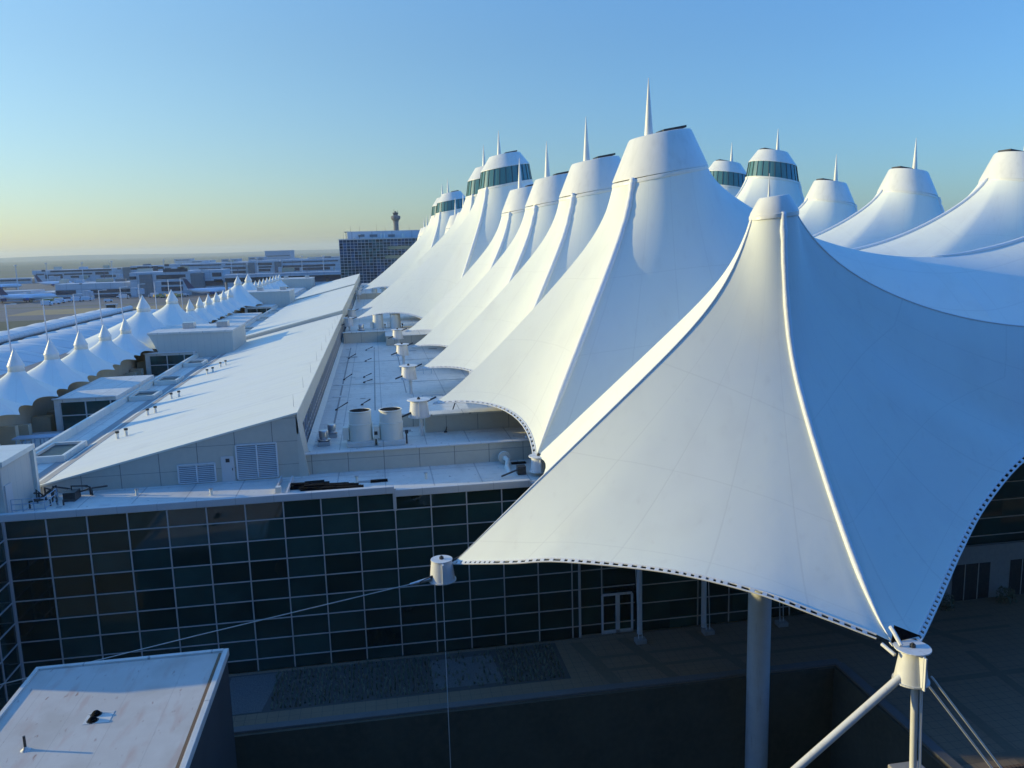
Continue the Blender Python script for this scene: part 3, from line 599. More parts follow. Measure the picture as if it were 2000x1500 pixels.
def build_tent(side, k):
    mir = side == 'R'; Yk = Y0+BAY*k; cler = k in (5, 6, 10, 11)
    f = mirror if mir else (lambda q: q)
    row = 'right' if mir else 'left'
    xm = 2*XC-XM if mir else XM
    root = thing('tent_canopy', '', 'tent roof', (xm, Yk, -13))
    if k == 0:
        B, K, mk = front_tent(); rr, rz, tl = 1.2, 1.25, 0.10
    else:
        vm = -8.0 if k == 1 else -4.8
        B, K, mk = normal_tent(Yk, 0, 0, vm, -4.8, -1.9, cler)
        if cler: rr, rz, tl = 4.3, 9.3, 0.15
        else: rr, rz, tl = 3.45, 4.75, 0.17
    ns = 30 if k < 3 else (22 if k < 8 else 16)
    fl = [(0, 36, 1.0), (36, mk['C0'], .9)] if k == 0 else [(0, 14, .7), (mk['Vp'], len(B), .7)]
    mb, paths = membrane((XM, Yk), B, K, rr, rz, tl, ns, fl)
    mb = f(mb); me = part('membrane', mb, MT['fabric'], root, smooth=True, sharp=24, recalc=False)
    # collar
    part('collar', f(MB().lathe((XM, Yk, 0), [(rr+.02, rz-.25), (rr+.09, rz-.2), (rr+.09, rz), (rr+.02, rz+.08)], 40, tl)), MT['cap'], root, smooth=True)
    if k == 0:
        make_cap(root, (XM, Yk), 1.22, 0.78, 1.3, 2.15, 0.12, mir, None, (-0.3, 1.25, .12))
        nn = {'A': (0.055, .02), 'Vm': (0.16, .05), 'C0': (0.05, .0)}
    elif cler:
        make_cap(root, (XM, Yk), 3.88, 2.45, 11.95, 14.05, 0.17, mir, (9.35, 11.95, 4.25, 3.82), (-0.85, 3.9, .42))
        nn = {'Vm': (0.24, .10)}
    else:
        make_cap(root, (XM, Yk), 3.48, 2.22, 4.85, 7.7, 0.17, mir, None, (-0.85, 4.15, .42))
        nn = {'Vm': (0.22, .08)}
    if mir: nn['C0'] = (0.17, .06)
    for key, (r_, lf) in nn.items():
        if side == 'R' and key == 'Vm' and k > 8: continue
        pth = paths[mk[key]]
        P, Rr = wobble(pth, r_, k*10+len(key), lf)
        part('seam_cover', f(MB().tube(P, Rr, 8)), MT['seam'], root, smooth=True, sharp=0)
    det = (k <= 6 and not mir)
    if not mir or k <= 3:
        if k == 0:
            edge_strip(root, B[0:36], 1, mir, det); edge_strip(root, B[36:67], 1, mir, det)
        else:
            edge_strip(root, B[0:15], 1, mir, det)
    # mast
    part('mast', f(MB().bar((XM-.3, Yk, rz+.5), (XM-.3 if k == 0 else XM, Yk, -33 if k == 0 else -13.8), 0.66 if k == 0 else .5, n=28)), MT['steel'], root, smooth=True)
    if k == 0: nm = 'small front tent peak with a narrow cap, nearest the camera' if not mir else 'front tent peak of the right row, cut off by the right edge'
    else:
        nm = ('%s large tent peak behind the front one, %s row%s' % (ORD[k-1], row, ', green glass under its cap' if cler else ''))
    root['label'] = nm; root['group'] = 'tent peaks of the %s row' % row
    return root
for k in range(17): build_tent('L', k)
for k in range(8): build_tent('R', k)

# anchor canisters
def canister(p, label, rt=.62, rb=.76, h=1.25, top=.86, post=None, rod=True, tie=None):
    x, y, z = p; r = thing('anchor_canister', label, 'cable anchor', (x, y, z-h), 'cable anchors along the tent edge')
    b_ = MB().lathe((x, y, z-h), [(rb, 0.0), (rb*.97, .12), (rt, h-.06)], 28)
    b_.box(x-.04, y-rb-.12, z-h, x+.04, y-rt+.1, z-.06); part('body', b_, MT['steel'], r, smooth=True)
    part('top_plate', MB().lathe((x, y, z-.055), [(top, 0), (top, .06)], 28), MT['steel'], r, bevel=.01)
    part('bottom_plate', MB().lathe((x, y, z-h-.07), [(rb+.06, 0), (rb+.06, .065)], 28), MT['steel'], r)
    part('bolt', MB().bar((x, y, z+.005), (x, y, z+.12), .12, n=8).bar((x, y, z+.12), (x, y, z+.18), .06, n=6), MT['dark'], r)
    if rod:
        part('shackle', MB().bar((x-rb*.7, y-.3, z-h*.72), (x-rb-.55, y-.35, z-h*.95), .08, .065, 8), MT['dark'], r); part('shackle', MB().bar((x+rt*.8, y+.1, z-.25), (x+rt+.7, y+.25, z+.05), .075, .065, 8), MT['dark'], r)
    if post: part('post', MB().bar((x+.1, y, z-h-.07), (x+.1, y, post), .14, n=12), MT['steel'], r, smooth=True)
    return r
canister((2.75, Y0, -16.55), 'round steel anchor hanging before the glass wall at the front tent tip', .56, .69, 1.12, .59, None, True)
for k in range(1, 16):
    canister((2.75 if k not in (5, 6, 10, 11) else -4.4, Y0+BAY*k, -11.1 if k not in (5, 6, 10, 11) else -10.7), '%s anchor on a post on the flat roof, counted from the camera' % ORD[k-1], post=ZR2)
canister((9.9, 51.6, -13.55), 'anchor half hidden by the front tent beside the white roof pipe', .48, .56, .95, .66, None, False)
cf = canister((20.95, 28.85, -16.72), 'steel anchor with a round top plate at the low front tip of the front tent', .46, .66, 1.4, .72, None, False)
part('hook', MB().tube([(20.5, 28.95, -16.65), (20.45, 29.35, -16.3), (20.5, 29.7, -16.2)], .09, 8).bar((20.2, 28.9, -17.0), (20.0, 29.5, -16.8), .08), MT['steel'], cf, smooth=True)
tp = [at(1746, 1222, 29.75), at(1740, 1256, 29.45), at(1796, 1242, 29.45)]
part('dark_gap_patch', MB().add([p+Vector((0, 0, .03)) for p in tp]+[p+Vector((0, -.06, .03)) for p in tp], [(0, 2, 1), (3, 4, 5), (0, 1, 4, 3), (1, 2, 5, 4), (2, 0, 3, 5)]), MT['black'], cf)  # black sheet painted in place of the dark gap at the tent tip
part('fin', MB().box(20.93, 27.95, -18.2, 20.99, 28.4, -16.8), MT['steel'], cf)
part('strut', MB().bar((20.45, 28.8, -17.95), (11.0, 28.8, -25.4), .17, n=14), MT['steel'], cf, smooth=True)
part('strut', MB().bar((20.95, 28.6, -18.1), (21.1, 28.6, -22.2), .14, n=14).bar((21.15, 28.45, -18.1), (21.3, 28.45, -22.2), .06, n=8), MT['steel'], cf, smooth=True)
part('tie_cable', MB().bar((21.6, 28.8, -18.3), (27.0, 28.0, ZP), .045, n=6).bar((21.85, 28.8, -18.1), (27.4, 28.0, ZP), .045, n=6), MT['steel'], cf)
tag(MB().box(20.4, 27.9, -33, 21.8, 29.3, -22.2).build('pedestal', MT['conc'], bevel=.05), 'concrete pedestal under the strut of the front tent anchor', 'pedestal')
ca = thing('stay_cable', 'long taut cable running left from the hanging anchor to the side wing', 'cable', (1.6, Y0, -17.5))
part('cable', MB().tube([(2.0, Y0-.3, -17.55), (-10, Y0-.25, -19.45), (XL0+.1, Y0, -21.5), (-27, Y0, -22.45)], .03, 8), MT['galv'], ca)
part('socket', MB().bar((2.1, Y0-.3, -17.5), (1.0, Y0-.3, -17.72), .13, .08, 10), MT['galv'], ca)
part('end_plate', MB().box(-27.6, Y0-.5, ZG, -27, Y0+.5, -21.9), MT['steel'], ca)
tag(MB().bar((2.75, Y0, -17.9), (2.75, Y0, -33), .022, n=6).build('tie_rod', MT['steel']), 'thin vertical rod below the hanging anchor', 'tie rod')
for i, (x, y) in enumerate(((15.7, 48.4), (20.4, 48.65), (25.6, 48.7))):
    r = thing('tie_down', ['pair of thin tie-down rods near the glazed door', 'pair of thin tie-down rods left of the big front column', 'pair of thin tie-down rods right of the big front column'][i], 'tie-down', (x, y, ZP), 'tie-down rods on the plaza')
    part('base', MB().box(x-.35, y-.3, ZP+.012, x+.35, y+.3, ZP+.3), MT['conc'], r, bevel=.03)
    part('rods', MB().bar((x-.12, y, ZP+.3), (x-.35, y+.5, -15.2), .025, n=6).bar((x+.12, y, ZP+.3), (x-.05, y+.5, -15.2), .025, n=6), MT['steel'], r)
for i, x in enumerate((16.05, 20.5)):
    tag(MB().bar((x, YF-.35, ZP), (x, YF-.35, -15.1), .17, n=16).build('column', MT['steel'], smooth=True), ['slim pale column beside the glazed door', 'slim pale column before the glass wall, behind the big front column'][i], 'column', 'slim columns before the glass wall')
# south wall on the right, under the tents
sw = thing('service_wall', 'concrete wall with dark doors at the far right under the tent', 'wall', (45, YF, ZP))
part('wall', MB().box(36.2, YF-.4, ZP, 62, YF-.08, -21.7), MT['conc'], sw)
for x in (38.8, 43.3, 48.2):
    d_ = part('door', MB().box(x, YF-.43, ZP+.003, x+2.9, YF-.402, -22.95), MT['dark'], sw)
    part('mullions', MB().box(x+.9, YF-.46, ZP+.003, x+.95, YF-.432, -22.95).box(x+1.95, YF-.46, ZP+.003, x+2.0, YF-.432, -22.95), MT['mull'], d_)
for i, x in enumerate((37.6, 42.4)):
    sh = MB(); rnd = random.Random(i)
    for k in range(260):
        a, b_, r_ = rnd.uniform(0, 6.28), rnd.uniform(0, 1), rnd.uniform(.3, .75); c = Vector((x+r_*math.cos(a)*(1-.4*b_), YF-1.3+r_*.8*math.sin(a), ZP+.02+b_*.95)); u = Vector((rnd.uniform(-1, 1), rnd.uniform(-1, 1), rnd.uniform(-1, 1)))*.13; v = Vector((rnd.uniform(-1, 1), rnd.uniform(-1, 1), rnd.uniform(-1, 1)))*.13
        sh.add([c-u, c+v, c+u], [(0, 1, 2)])
    tag(sh.build('shrub', MT['tuft'], recalc=False), ['low dark shrub left of the first service door', 'low dark shrub between the service doors'][i], 'shrub', 'shrubs by the service wall')
tag(MB().box(26.9, 30.8, ZP+.012, 30.4, 31.0, ZP+1.2).build('wood_screen', MT['wood'], bevel=.02), 'low brown slatted screen at the bottom right', 'screen')

# ------------------------------------------------------------------ stair tower roof at the bottom left
st = thing('stair_tower', 'stained flat-roofed tower in the bottom left corner with a low white rim', 'building', (-13, 30, -30))
part('wall', MB().box(-17.4, 10, -33, -8.45, 41.55, -20.3), mat('tower_wall', (0.06, 0.07, 0.07), 0.7, noise=(0.5, 0.4, (0.04, 0.045, 0.045))), st)
part('roof', MB().box(-17.3, 10.1, -20.298, -8.55, 41.45, -20.0), MT['stained'], st)
rim = MB(); rim.box(-17.5, 9.9, -20.296, -17.3, 41.65, -19.9); rim.box(-8.6, 9.9, -20.296, -8.35, 41.65, -19.92); rim.box(-17.298, 41.4, -20.296, -8.602, 41.65, -19.9)
part('rim', rim, MT['roof'], st, bevel=.02)
part('gutter_strip', MB().box(-8.78, 10.2, -19.998, -8.66, 41.3, -19.97), MT['wood'], st)
p_ = atz(50, 1465, -20)
vp = thing('vent_pipe', 'short dark vent pipe with a white collar on the stained roof', 'pipe', (p_.x, p_.y, -20))
part('pipe', MB().bar((p_.x, p_.y, -20), (p_.x, p_.y, -19.38), .055, n=12), MT['dark'], vp, smooth=True)
part('collar', MB().lathe((p_.x, p_.y, -19.999), [(.2, 0), (.1, .07), (.07, .16)], 16), MT['roof'], vp, smooth=True)
for i, (px, py) in enumerate(((188, 1396), (181, 1408))):
    q = atz(px, py, -20); dv = thing('roof_drain', ['upper dark dome strainer of the pair on the stained roof', 'lower dark dome strainer of the pair on the stained roof'][i], 'roof drain', (q.x, q.y, -20), 'drain strainers')
    part('dome', MB().lathe((q.x, q.y, -19.999), [(.19, 0), (.18, .09), (.11, .17), (.02, .2)], 14), MT['black'], dv)
    part('flange', MB().lathe((q.x, q.y, -19.999), [(.26, 0), (.25, .02)], 14), MT['dark'], dv)
q = atz(193, 1402, -20)
tag(MB().box(q.x-.55, q.y-.45, -19.9985, q.x+.55, q.y+.45, -19.985).build('roof_patch', MT['roof']), 'pale square patch around the two drain strainers', 'roof patch')

# ------------------------------------------------------------------ roof equipment
def fan_stack(x, y, zb, label):
    r = thing('exhaust_stack', label, 'roof fan', (x, y, zb), 'big round exhaust stacks on the flat roof')
    part('plinth', MB().box(x-1.0, y-.95, zb+.003, x+.95, y+.95, zb+.35), MT['roof'], r, bevel=.04)
    part('drum', MB().lathe((x, y, zb+.352), [(.84, 0), (.84, 1.15), (.86, 1.17), (.86, 1.22), (.80, 1.24), (.78, 2.1)], 36), MT['slope'], r, smooth=True, sharp=30)
    rim_ = MB(); z = zb+2.453
    rim_.lathe((x, y, z), [(.82, -.05), (.84, .0), (.82, .04), (.74, .04), (.73, 0.0)], 36); rim_.f = [f_ for f_ in rim_.f if len(f_) == 4]
    part('rim', rim_, MT['slope'], r, smooth=True)
    part('dark_throat_disc', MB().lathe((x, y, zb+2.453), [(.74, 0), (.74, .012)], 30), MT['black'], r)  # flat black disc painted as the dark hollow of the stack
    part('motor_box', MB().box(x-1.25, y-.4, zb+.45, x-.83, y+.2, zb+1.35), MT['slope'], r, bevel=.03)
    part('conduit', MB().bar((x+1.05, y-.5, zb+.01), (x+1.05, y-.5, zb+.75), .06, n=8).box(x+.95, y-.62, zb+.75, x+1.18, y-.42, zb+1.0), MT['dark'], r)
    return r
fan_stack(-1.55, 59.4, ZR2, 'left one of the two big white exhaust stacks nearest the camera')
fan_stack(.62, 59.2, ZR2, 'right one of the two big white exhaust stacks nearest the camera')
def mushroom(x, y, zb, s, label):
    r = thing('roof_ventilator', label, 'roof vent', (x, y, zb), 'shiny ventilators')
    part('base', MB().box(x-.42*s, y-.42*s, zb+.003, x+.42*s, y+.42*s, zb+.3*s), MT['galv'], r, bevel=.02)
    part('body', MB().lathe((x, y, zb+.3*s), [(.38*s, 0), (.48*s, .08*s), (.46*s, .16*s), (.30*s, .2*s), (.30*s, .3*s), (.34*s, .32*s), (.34*s, .72*s), (.30*s, .78*s), (.05*s, .8*s)], 24), MT['galv'], r, smooth=True)
mushroom(-4.2, 59.9, ZR2, 1.0, 'shiny round ventilator left of the big exhaust stacks, in front')
mushroom(-3.75, 62.4, ZR2, .9, 'smaller shiny ventilator just behind the front one')
# raised roof blocks and far cross steps
for i, (x0, y0, x1, y1, zt_, lb) in enumerate(((1.0, 64.3, 6.8, 71, ZR2+.95, 'white raised roof plinth behind the nearest roof anchor'), (3.2, 61.9, 12.5, 63.2, ZR2+1.25, 'pale roof upstand under the nearest scalloped tent edge'),
      (-5.0, 126, 1.2, 127.2, ZR2+1.5, 'pale cross wall on the flat roof left of the far exhaust stacks'), (1.2, 120.5, 9, 134, ZR2+1.3, 'raised roof block under the middle tents'),
      (-5.0, 236, 9, 237.4, ZR2+1.5, 'farthest pale cross wall on the flat roof'))):
    r = thing('roof_plinth', lb, 'roof plinth', ((x0+x1)/2, (y0+y1)/2, ZR2))
    part('wall', MB().box(x0, y0, ZR2+.003, x1, y1, zt_), MT['panel'], r); part('cap', MB().box(x0-.1, y0-.1, zt_+.002, x1+.1, y1+.1, zt_+.12), MT['roof'], r, bevel=.02)
part('mid_roof', MB().box(-5.0, 127.3, ZR2+.003, 12, 160, ZR2+1.1), MT['roof'], T)
fan_stack(.2, 133.0, ZR2+1.1, 'left one of the exhaust stacks halfway along the flat roof'); fan_stack(2.9, 132.6, ZR2+1.1, 'right one of the exhaust stacks halfway along the flat roof')
fan_stack(-.2, 243, ZR2, 'left one of the farthest exhaust stacks'); fan_stack(2.6, 243, ZR2, 'right one of the farthest exhaust stacks')
mushroom(-2.4, 130.5, ZR2+1.1, 1.2, 'ventilator beside the exhaust stacks halfway along the flat roof')
part('mid_roof', MB().box(-5.0, 237.5, ZR2-.0, 12, 240, ZR2+.6), MT['roof'], T)
# inner wall under the tent edges
iw = MB().box(14, 56.3, ZR2+.003, 14.3, 335, -12.3); part('inner_wall', iw, MT['tan'], T)
# cable end struts lying on the flat roof
def lerp_(a, b, t): return a+(b-a)*t
for i, (px, py, dx, dy) in enumerate(((657, 796, 28, -12), (707, 786, 20, -7), (672, 738, 20, -9), (711, 733, 18, -4), (711, 743, 20, -2), (681, 697, 18, -7), (714, 702, 14, -2), (715, 681, 16, -4), (722, 662, 12, -3), (870, 838, 33, -35))):
    a = atz(px, py, ZR2+.25); b_ = atz(px+dx, py+dy, ZR2+.65)
    b_ = b_*(1.0)
    r = thing('stay_anchor', '%s dark cable stay foot on the flat roof, counted from the camera' % ORD[i] if i < 9 else 'thin dark stay under the nearest scalloped tent edge', 'cable stay', (a.x, a.y, ZR2), 'dark stay feet')
    part('rod', MB().bar((a.x, a.y, ZR2+.1), (lerp_(a.x, b_.x, .8), lerp_(a.y, b_.y, .8), ZR2+(.6 if i < 9 else 2.3)), .03, .06, 8), MT['dark'], r)
    part('shoe', MB().lathe((a.x, a.y, ZR2+.003), [(.14, 0), (.12, .08), (.05, .14)], 12), MT['dark'], r)
# white pipe and mats on the lower roof
pp = thing('roof_pipe', 'white bent pipe with a round flange beside the half hidden anchor', 'pipe', (8.2, 53, ZR1))
a0 = at(985, 893, 55.0)
pth = [a0, a0+Vector((.15, -.6, -.1)), at(990, 912, 53.6), at(997, 928, 52.6), at(1003, 933, 52.3), at(1025, 936, 52.2), at(1040, 938, 52.0)]
part('pipe', MB().tube(pth, .17, 12), MT['slope'], pp, smooth=True)
part('flange', MB().bar(a0+Vector((0, .1, 0)), a0+Vector((0, -.12, 0)), .42, n=24), MT['slope'], pp)
part('support', MB().box(8.55, 51.9, ZR1+.003, 9.1, 52.5, ZR1+.55).bar((7.4, 51.4, ZR1+.15), (8.9, 51.9, ZR1+.5), .06), MT['dark'], pp)
r = thing('rubber_mats', 'ragged heap of black rubber mats on the lower roof', 'roof mats', (-3.5, 51.5, ZR1)); rnd = random.Random(3)
for i in range(26):
    px = rnd.uniform(580, 695); py = rnd.uniform(944, 957) if px < 640 else rnd.uniform(950, 957); a = atz(px, py, ZR1); an = rnd.uniform(-.1, .1); c_, s_ = math.cos(an), math.sin(an); z0 = ZR1+.004+i*.007; hx, hy = .62, .2
    cs = [(a.x+u*hx*c_-v*hy*s_, a.y+u*hx*s_+v*hy*c_) for u, v in ((-1, -1), (1, -1), (1, 1), (-1, 1))]
    part('mat', MB().prism(cs, 2, z0, z0+.09), MT['black'], r)
tag(MB().box(-.95, 52.55, ZR1+.003, .15, 52.95, ZR1+.12).build('rubber_mat', MT['black'], bevel=.03), 'single short black mat on the lower roof right of the heap', 'roof mat')
tag(MB().box(8.6, 54.6, ZR1+.003, 9.6, 55.0, ZR1+.1).build('rubber_mat', MT['black'], bevel=.03), 'small black mat beside the white pipe', 'roof mat')
for i, (px, py) in enumerate(((112, 975), (268, 968), (413, 967), (697, 942), (832, 935))):
    q = atz(px, py, ZR1); r = thing('roof_vent_pipe', '%s short white vent pipe on the lower roof from the left' % ORD[i], 'vent pipe', (q.x, q.y, ZR1), 'short vent pipes on the lower roof')
    part('pipe', MB().bar((q.x, q.y, ZR1), (q.x, q.y, ZR1+.38), .09, n=12), MT['slope'], r, smooth=True); part('cap', MB().lathe((q.x, q.y, ZR1+.381), [(.13, 0), (.13, .05)], 12), MT['galv'], r)
r = thing('expansion_duct', 'narrow raised duct crossing the lower roof beside the mats', 'duct', (-6.2, 52.6, ZR1))
part('rails', MB().box(-6.75, 50.3, ZR1+.003, -6.65, 54.6, ZR1+.35).box(-6.05, 50.3, ZR1+.003, -5.95, 54.6, ZR1+.3), MT['coping'], r)
part('hood', MB().box(-6.6, 50.4, ZR1+.003, -6.3, 50.8, ZR1+.75), MT['slope'], r)
for i, (px, py) in enumerate(((230, 857), (247, 851), (289, 811), (304, 806), (335, 779), (350, 775), (405, 731), (416, 727), (431, 717), (441, 713))):
    d = ray(px, py); t = (ZE-XE*SL)/(d.z-SL*d.x); q = d*t
    r = thing('roof_hood', '%s small white hood with a dark top on the sloping roof from the camera' % ORD[i], 'roof hood', (q.x, q.y, q.z), 'small hoods near the eave')
    part('stem', MB().bar((q.x, q.y, q.z-.1), (q.x, q.y, q.z+.45), .11, n=10), MT['slope'], r); part('cap', MB().bar((q.x, q.y, q.z+.45), (q.x, q.y, q.z+.6), .15, n=10), MT['dark'], r)
for i in range(11):
    y = 58+i*8.1; r = tag(MB().bar((XR-.35, y, ZRG-.1), (XR-.35, y, ZRG+.75), .018, .008, 6).build('lightning_rod', MT['galv']), '%s thin lightning rod along the high edge of the sloping roof' % ORD[i], 'lightning rod', 'lightning rods')
for i, (x, y) in enumerate(((3.6, 73.0), (6.2, 73.4), (3.9, 91.5))):
    q = MB()
    for dx in (0, .9, 1.8): q.bar((x+dx, y, ZR2), (x+dx, y, ZR2+.9), .025, n=5)
    for z in (.45, .9): q.bar((x, y, ZR2+z), (x+1.8, y, ZR2+z), .025, n=5)
    tag(q.build('guard_railing', MT['hangar']), ['low blue guard rail right behind the nearest roof plinth', 'low blue guard rail under the second tent edge', 'low blue guard rail beside the second roof anchor'][i], 'railing')
for (x0, y0, x1, y1) in ((-3.9, 66, -3.75, 120), (-.6, 72, -.5, 119), (2.4, 80, 2.5, 118), (-4.8, 86.5, 9.5, 86.65), (-4.8, 104.0, 9.5, 104.12)):
    part('lap_joint', MB().box(x0, y0, ZR2+.002, x1, y1, ZR2+.02), MT['conc'], T)
rnd = random.Random(77)
for i in range(22):
    x, y = rnd.uniform(-4.4, 8.5), rnd.uniform(58.0, 119); w_ = rnd.uniform(.2, .7)
    part('roof_patch', MB().box(x-w_, y-w_*.6, ZR2+.021, x+w_, y+w_*.6, ZR2+.03), MT[rnd.choice(['coping', 'roof', 'conc'])], T)
for i in range(16):
    x, y = rnd.uniform(-20, 8), rnd.uniform(50.8, 53.6); w_ = rnd.uniform(.15, .5)
    part('roof_patch', MB().box(x-w_, y-w_*.5, ZR1+.002, x+w_, y+w_*.5, ZR1+.010), MT[rnd.choice(['coping', 'roof', 'conc'])], T)
# railing at the left end of the lower roof
rl = thing('roof_railing', 'blue-grey pipe railing on the lower roof by the roof hut', 'railing', (-20.6, 51.5, ZR1))
q = MB()
for x in (-21.5, -20.9, -20.3, -19.7): q.bar((x, 50.7, ZR1), (x, 50.7, ZR1+1.05), .03, n=6)
for z in (.4, .75, 1.05): q.bar((-21.5, 50.7, ZR1+z), (-19.7, 50.7, ZR1+z), .025, n=6); q.bar((-19.7, 50.7, ZR1+z), (-19.7, 52.6, ZR1+z), .025, n=6)
q.bar((-19.7, 52.6, ZR1), (-19.7, 52.6, ZR1+1.05), .03, n=6); part('rails', q, MT['hangar'], rl)
r = thing('pipe_cluster', 'tangled dark pipes at the foot of the roof hut', 'pipes', (-20.3, 53.6, ZR1)); q = MB(); rnd = random.Random(5)
for i in range(14):
    x, y = rnd.uniform(-21.2, -18.2), rnd.uniform(52.2, 54.6); q.tube([(x, y, ZR1), (x, y, ZR1+rnd.uniform(.3, .9)), (x+rnd.uniform(-1, 1), y+rnd.uniform(-.5, .5), ZR1+rnd.uniform(.2, .7))], .06, 6)
q.box(-19.6, 53.2, ZR1+.003, -18.9, 54.2, ZR1+.55); part('pipes', q, MT['dark'], r)
# gantry of dark frames and rubble mats on the near rounded roof
q = MB(); rnd = random.Random(9)
for i in range(5):
    x = -31.2+i*.75; q.bar((x, 76, -16.6), (x, 76, -15.4), .05, n=5).bar((x, 77.2, -16.6), (x, 77.2, -15.5), .05, n=5)
q.box(-31.5, 75.9, -15.4, -27.6, 77.3, -15.3)
tag(q.build('pipe_rack', MT['hangar']), 'blue-grey pipe rack on the near rounded roof', 'pipe rack')
q = MB()
for i in range(14): x, y = rnd.uniform(-32.0, -29.8), rnd.uniform(70.0, 72.0); q.box(x-.4, y-.3, -16.59+i*.003, x+.4, y+.3, -16.4+i*.003)
tag(q.build('rubber_mat', MT['black']), 'dark heap of mats on the near rounded roof below the pipe rack', 'roof mat')

# ------------------------------------------------------------------ side tents along the kerb on the west
XS = -34.5
MT['eave'] = MT['tan']
def side_tent(y, half, zt_, big):
    zb = -13.0; he, hw = (3.0, 4.7) if not big else (5.4, 8.8); xe, xw = XS+he, XS-hw
    root = thing('side_tent', '', 'tent', (XS, y, zb))
    mast = (XS, y); B, K = [], []
    n = 8; ka, kb_ = (1.1, .1, .08), (1.3, .12, .08)
    E_, W_ = Vector((xe+.5, y, -13.4)), Vector((xw-.5, y, -13.2 if not big else -12.4))
    Es, En, Ws, Wn = (Vector((xe-.2, y-half, -13.4)), Vector((xe-.2, y+half, -13.4)), Vector((xw+.4, y-half, -13.3)), Vector((xw+.4, y+half, -13.3)))
    up_z = .25 if not big else .5
    def side(A_, B_):
        return [A_.lerp(B_, i/n)+Vector((0, 0, up_z*4*(i/n)*(1-i/n))) for i in range(n)]
    B += scallop(Es, E_, (-.5, 0, 0), .35, n); K += fade(kb_, ka, n)
    B += scallop(E_, En, (-.5, 0, 0), .35, n); K += fade(ka, kb_, n)
    B += side(En, Wn); K += [kb_]*n
    B += scallop(Wn, W_, (.5, 0, 0), .35, n); K += fade(kb_, ka, n)
    B += scallop(W_, Ws, (.5, 0, 0), .35, n); K += fade(ka, kb_, n)
    B += side(Ws, Es); K += [kb_]*n
    rr = .72 if not big else .95; rz = zt_-(1.75 if not big else 1.95)
    mb, paths = membrane(mast, B, K, rr, rz-.55, 0, 12)
    part('membrane', mb, MT['fabric'], root, smooth=True, sharp=0, recalc=False)
    part('cap', MB().lathe((XS, y, 0), [(rr+.01, rz-.6), (rr-.02, rz-.2), (rr+.06, rz-.02), (rr+.0, rz+.1), (rr*.52, lerp(rz, zt_, .5)), (rr*.2, lerp(rz, zt_, .8)), (.02, zt_)], 20), MT['cap'], root, smooth=True, sharp=0)
    part('pole', MB().bar((XS, y, rz-.4), (XS, y, -26.9), .18, n=10), MT['steel'], root)
    return root
ys = [(86.1+9.15*i, 4.575, -8.4, False) for i in range(5)]+[(131.2+1.6, 9.15, -5.9, True), (151.1, 9.15, -5.9, True)]
ys += [(164.8+9.05*i, 4.575, -8.35, False) for i in range(6)]+[(223.0, 9.15, -5.8, True), (241.3, 9.15, -5.8, True)]+[(255+9.15*i, 4.575, -8.2, False) for i in range(8)]
ys = [(68.0-0.2, 4.575, -8.4, False), (77.0, 4.575, -8.4, False)][1:]+ys
for i, (y, hf, zt_, bg_) in enumerate(ys):
    r = side_tent(y, hf, zt_, bg_)
    r['group'] = 'large side tents' if bg_ else 'small side tents'
    r['label'] = '%s from the camera in the left row of pointed side tents, a %s one' % (ORD[i], 'tall wide' if bg_ else 'small narrow')
# tan eaves and deck under the side tents
part('curb_wall', MB().box(-34.2, 60, -27, -33.9, 335, -13.6), MT['tan'], T)
rnd = random.Random(11)
y = 60
while y < 330:
    w_ = rnd.uniform(.5, 1.6); part('curb_pier', MB().box(-33.6-rnd.uniform(0, .4), y, -19, -32.4+rnd.uniform(0, .5), y+w_, -14.6-rnd.uniform(.0, 1.2)), MT['tan'], T); y += w_+rnd.uniform(1.5, 5.0)
struct('roadway', MB().box(-62.5, 40, ZG-.5, -31.5, 345, -24.0), MT['asphalt'])
pwall = MB().box(-69.6, 60, ZG, -62.6, 338, -21.3); tag(pwall.build('deck_wall', MT['greyp']), 'long grey deck wall between the side tents and the vaulted canopies', 'wall')

# vaulted fabric canopies and their spine beam
def vault(x0, x1, y0, y1, z0, rise, label, grp):
    mb = MB(); nx, ny = 14, 10
    for j in range(ny+1):
        for i in range(nx+1):
            u, v = i/nx, j/ny
            z = z0+rise*.55*(1-u if abs(x1+92) > abs(x0+92) else u)+rise*.8*math.sin(math.pi*v)**.7*(.35+.65*math.sin(math.pi*min(1, u*1.0)))
            mb.v.append((lerp(x0, x1, u), lerp(y0, y1, v), z))
    for j in range(ny):
        for i in range(nx): a = j*(nx+1)+i; mb.f.append((a, a+1, a+nx+2, a+nx+1))
    o = mb.build('vault_canopy', MT['vault'], smooth=True); return tag(o, label, 'canopy', grp)
for i in range(16):
    y0 = 128+i*12.6
    if y0 < 330: vault(-90.5, -70.0, y0, y0+11.8, -23.2, 3.3, '%s wide vaulted canopy from the camera, on the near side of the spine beam' % ORD[i], 'near vaulted canopies')
    y1 = 150+i*12.6
    if y1 < 335: vault(-106, -94.5, y1, y1+11.8, -21.6, 2.2, '%s narrow vaulted canopy from the camera, beyond the spine beam' % ORD[i], 'far vaulted canopies')
sp_ = thing('canopy_spine', 'long rounded white beam running between the two rows of vaulted canopies', 'beam', (-92.5, 230, ZG))
part('beam', MB().tube([(-92.5, 120, -19.9), (-92.5, 338, -19.9)], 1.0, 14), MT['vault'], sp_, smooth=True)
part('gutter', MB().box(-91.6, 120, -22.8, -90.55, 338, -20.3), MT['dark'], sp_)
for i in range(12): part('post', MB().bar((-92.5, 125+i*18.3, ZG), (-92.5, 125+i*18.3, -21.3), .4, n=8), MT['steel'], sp_)

